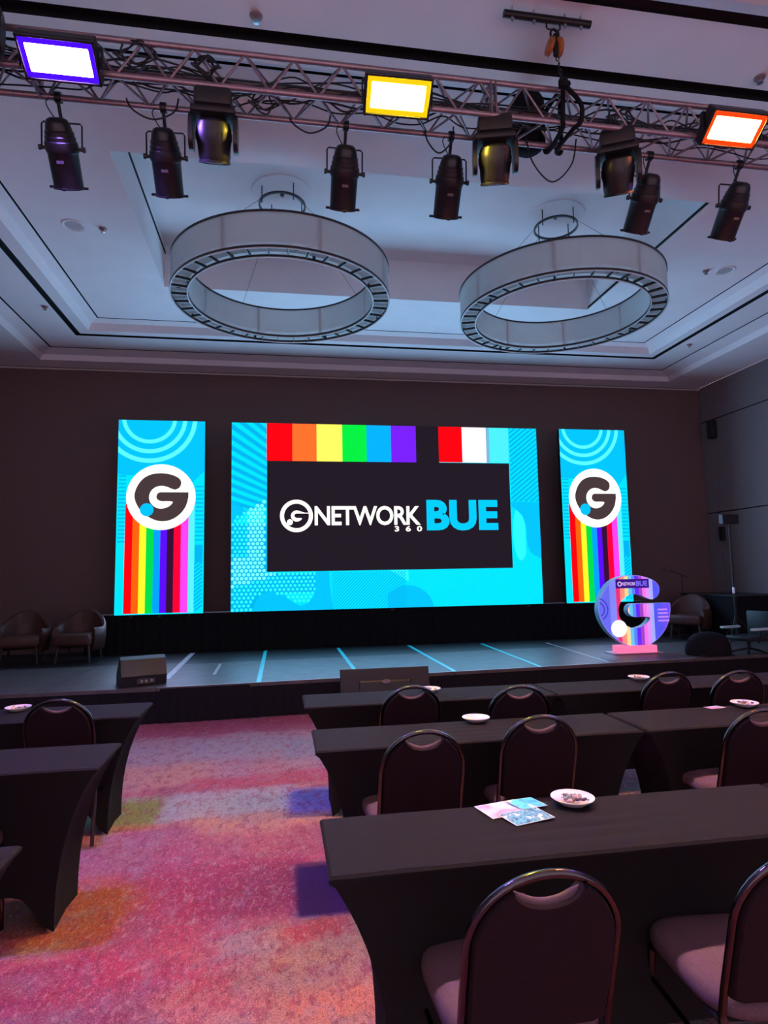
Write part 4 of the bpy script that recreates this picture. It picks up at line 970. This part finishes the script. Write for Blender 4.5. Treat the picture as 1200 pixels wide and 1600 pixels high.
def leaflet(pts, z, m, lab):
    cx = sum(p[0] for p in pts) / 4; cy = sum(p[1] for p in pts) / 4
    t = thing('leaflet', lab, 'leaflet', (cx, cy, z), group='leaflets on the tables')
    V = [(p[0] - cx, p[1] - cy, 0) for p in pts] + [(p[0] - cx, p[1] - cy, .0012) for p in pts]
    MB().add(V, [(3, 2, 1, 0), (4, 5, 6, 7), (0, 1, 5, 4), (1, 2, 6, 5), (2, 3, 7, 6), (3, 0, 4, 7)]).build('paper', M['white'], t)
    V = [((p[0] - cx) * .955, (p[1] - cy) * .94, .0013) for p in pts] + [((p[0] - cx) * .955, (p[1] - cy) * .94, .0016) for p in pts]
    MB().add(V, [(3, 2, 1, 0), (4, 5, 6, 7), (0, 1, 5, 4), (1, 2, 6, 5), (2, 3, 7, 6), (3, 0, 4, 7)]).build('print', m, t)
leaflet([(0.752, 2.262), (0.925, 2.30), (0.895, 2.43), (0.722, 2.392)], 0.7560, c1, 'pink and lilac leaflet lying lowest on the nearest table')
leaflet([(0.812, 2.180), (0.975, 2.225), (0.945, 2.335), (0.782, 2.290)], 0.7580, c3, 'dark photo leaflet nearest the table edge')
leaflet([(0.885, 2.315), (0.995, 2.335), (0.965, 2.430), (0.855, 2.410)], 0.7600, c2, 'bright blue leaflet lying on top of the others')
leaflet([(2.69, 3.665), (2.80, 3.68), (2.785, 3.745), (2.675, 3.73)], 0.7560, c1, 'small leaflet beside a plate on the second row')

# ------------------------------------------------------------------ stage monitors and props
def wedge(loc, rz, w, lab):
    t = thing('stage_monitor', lab, 'speaker', loc, rz)
    prof = [(-0.20, 0.0), (-0.23, 0.12), (-0.14, 0.30), (-0.06, 0.33), (0.20, 0.12), (0.20, 0.0)]
    mb = MB(); mb.prism(prof, w, Matrix.Translation((w / 2, 0, 0)) @ Matrix.Rotation(R(90), 4, 'Z')); mb.build('cabinet', M['black_plastic'], t)
    # grille on the sloping face (towards the performers) and connector plate at the back
    mb = MB(); mb.box((0, 0.075, 0.232), (w - .06, 0.30, .012), rot=(-math.atan2(.21, .26), 0, 0), ch=.003); mb.build('grille', M['grille'], t)
    mb = MB(); mb.box((0.02, -0.222, 0.06), (.20, .012, .07), rot=(-.25, 0, 0), ch=.003); cp_ = mb.build('connector_plate', M['black_metal'], t)
    for x in (-.05, .0, .06): 
        mb = MB(); mb.lathe([(0, 0), (.014, 0), (.014, .012), (0, .012)], 12, axis_mx((x + .02, -.23, .06), (0, -1, 0))); mb.build('socket', M['steel'], cp_, 40)
    for s in (-1, 1):
        mb = MB(); mb.box((s * (w / 2 + .004), -.05, .17), (.012, .12, .05), ch=.004); mb.build('handle', M['black_metal'], t)
wedge((-1.66, 7.92, 0.402), 0.36, 0.50, 'black wedge monitor at the left front of the stage')
# covered monitor at the right
t = thing('covered_monitor', 'rounded black covered speaker beside the G sign', 'speaker', (6.07, 8.25, 0.402))
prof = [(0.30, 0.0), (0.31, .06), (.30, .14), (.26, .23), (.19, .29), (.10, .32), (0, .325)]
V, F_ = [], []
for r, z in prof:
    for j in range(28):
        a = 2 * math.pi * j / 28; w = 1 + .05 * math.sin(5 * a + z * 9) * (1 - z); V.append((r * 1.05 * w * math.cos(a), r * .8 * w * math.sin(a), z))
for i in range(len(prof) - 1):
    for j in range(28): F_.append((i * 28 + j, i * 28 + (j + 1) % 28, (i + 1) * 28 + (j + 1) % 28, (i + 1) * 28 + j))
mb = MB(); mb.add(V, F_); mb.build('cover', M['black_cloth'], t, 60)
mb = MB(); mb.box((0, 0, .01), (.5, .4, .02), ch=.004); mb.build('base', M['black_plastic'], t)
# flat monitor on the floor against the stage
t = thing('floor_monitor', 'black flat monitor seen from behind, against the stage front', 'monitor', (1.19, 7.36, 0.0))
mb = MB(); mb.box((0, 0, 0.31), (1.06, 0.035, 0.47), rot=(R(-12), 0, 0), ch=.012); mb.build('shell', M['black_plastic'], t)
mb = MB(); mb.box((0, -.03, 0.27), (.62, .04, .28), rot=(R(-12), 0, 0), ch=.02); mb.build('rear_housing', M['black_gloss'], t)
mb = MB(); mb.lathe([(0, 0), (.055, 0), (.05, .006), (0, .006)], 24, axis_mx((0, -.062, .40), (0, -1, -.2)) @ Matrix.Scale(.45, 4, (0, 1, 0))); mb.build('badge', mat('badge', (.22, .2, .22), .4, noise=.1), t)
mb = MB()
for s in (-1, 1): mb.box((s * .36, -.02, .03), (.05, .30, .05), ch=.008)
mb.build('foot', M['black_metal'], t)

# tub armchairs
def tub_chair():
    t = thing('tub_armchair', '', 'armchair', (0, 0, 0), 0, 'brown tub armchairs on the stage')
    V, F_ = [], []; n = 25
    # wrap-around back and arms: horseshoe in plan, open towards -y
    for i in range(n):
        a = R(-35 + 250 * i / (n - 1)); c, s = math.cos(a), math.sin(a)
        top = 0.52 + 0.26 * max(0, s) ** 1.5
        for r, z in ((.31, .18), (.35, .20), (.37, .40), (.365, top - .03), (.34, top), (.30, top - .02), (.285, .40), (.28, .25)):
            V.append((r * c * 1.02, r * s * .95, z))
    for i in range(n - 1):
        for k in range(8): F_.append((i * 8 + k, (i + 1) * 8 + k, (i + 1) * 8 + (k + 1) % 8, i * 8 + (k + 1) % 8))
    F_.append(tuple(range(8))); F_.append(tuple((n - 1) * 8 + k for k in range(8))[::-1])
    mb = MB(); mb.add(V, F_); mb.build('shell', M['brown_leather'], t, 60)
    mb = MB(); mb.box((0, -.03, .34), (.54, .56, .17), ch=.05); mb.build('seat_cushion', M['brown_leather'], t, 60)
    for sx in (-1, 1):
        for sy in (-1, 1):
            mb = MB(); mb.tube([(sx * .22, sy * .2, .26), (sx * .25, sy * .23, 0)], [.022, .014], 8); mb.build('leg', M['wood_dark'], t, 40)
    return t
tc0 = tub_chair()
for i, (x, y, z, rz, lab) in enumerate([(-3.86, 10.25, 0.40, 0.15, 'brown tub armchair at the far left of the stage'), (-3.06, 10.25, .40, -.1, 'brown tub armchair left of the left banner'), (7.18, 10.25, .40, -0.9, 'brown tub armchair at the right behind the G sign')]):
    o = tc0 if i == 0 else copy_tree(tc0)
    o.location = (x, y, z); o.rotation_euler = (0, 0, rz); o['label'] = lab
# black-draped cases at the right
t = thing('draped_case', 'black cloth-covered equipment cases by the right wall', 'case', (8.12, 10.35, 0.40))
mb = MB(); mb.box((0, 0, .37), (.95, 1.5, .74), ch=.03); mb.build('cloth', M['black_cloth'], t)
mb = MB(); mb.box((0, 0, .755), (.97, 1.52, .03), ch=.01); mb.build('lid', M['black_plastic'], t)
# tall stand with a flat box on top
t = thing('equipment_stand', 'tall black stand with a small flat box by the right wall', 'stand', (8.0, 10.0 - .8, 0.40))
t.location = (7.37, 9.3, 0.40)
mb = MB(); mb.tube([(0, 0, .05), (0, 0, 1.95)], .016, 10); mb.build('pole', M['black_metal'], t, 40)
mb = MB(); mb.box((0, 0, 2.05), (.30, .10, .16), ch=.01); mb.build('head_box', M['black_plastic'], t)
for k in range(3):
    a = R(90 + 120 * k); mb = MB(); mb.tube([(0, 0, .45), (.32 * math.cos(a), .32 * math.sin(a), .012)], .011, 8); mb.build('leg', M['black_metal'], t, 40)
mb = MB(); mb.tube([(0, 0, .82), (0, 0, .92)], .022, 10); mb.build('collar', M['steel'], t, 40)
# microphone on a boom
t = thing('microphone_stand', 'boom microphone stand in front of the right wall', 'stand', (7.55, 10.9, 0.40))
mb = MB(); mb.tube([(0, 0, .02), (0, 0, 1.12)], .009, 8); mb.build('pole', M['black_metal'], t, 40)
mb = MB(); mb.tube([(.12, 0, 1.08), (-.30, 0, 1.22)], .006, 8); mb.build('boom', M['black_metal'], t, 40)
mb = MB(); mb.tube([(-.36, 0, 1.235), (-.28, 0, 1.215)], [.018, .012], 10); mb.build('microphone', M['steel'], t, 40)
mb = MB(); mb.lathe([(0, 0), (.13, 0), (.13, .012), (.02, .02), (0, .02)], 20); mb.build('base', M['black_metal'], t, 40)
# wall fittings
t = thing('wall_speaker', 'small dark box mounted high on the right wall', 'speaker', (XR - .06, 11.2, 4.45))
mb = MB(); mb.box((0, 0, 0), (.12, .16, .36), ch=.01); mb.build('body', M['black_plastic'], t); mb = MB(); mb.box((-.062, 0, 0), (.006, .13, .30)); mb.build('grille', M['grille'], t)
t = thing('control_panel', 'small black control box on the right wall', 'panel', (XR - .03, 11.15, 2.32))
mb = MB(); mb.box((0, 0, 0), (.06, .12, .28), ch=.008); mb.build('body', M['black_plastic'], t); mb = MB(); mb.box((-.032, 0, .05), (.006, .08, .08)); mb.build('display', M['black_gloss'], t)
# chair with pale armrests at the right edge of the stage
t = thing('office_chair', 'black chair with pale shiny armrests at the right stage edge', 'chair', (6.72, 8.25, 0.402), 0.2)
mb = MB(); mb.box((0, 0, .22), (.42, .42, .07), ch=.03); mb.build('seat', M['black_plastic'], t, 50)
mb = MB(); mb.box((.24, 0, .42), (.05, .38, .36), ch=.025); mb.build('backrest', M['black_plastic'], t, 50)
for s in (-1, 1):
    mb = MB(); mb.box((-.05, s * .25, .36), (.36, .06, .035), ch=.015); mb.build('armrest', M['teal_lit_pad'], t, 50)
    mb = MB(); mb.tube([(-.05, s * .25, .35), (-.05, s * .22, .22)], .014, 8); mb.build('arm_post', M['black_metal'], t, 40)
mb = MB(); mb.tube([(0, 0, .2), (0, 0, .06)], .025, 10); mb.build('column', M['black_metal'], t, 40)
for k in range(5):
    a = R(72 * k); mb = MB(); mb.tube([(0, 0, .07), (.24 * math.cos(a), .24 * math.sin(a), .02)], .016, 8); mb.build('leg', M['black_metal'], t, 40)
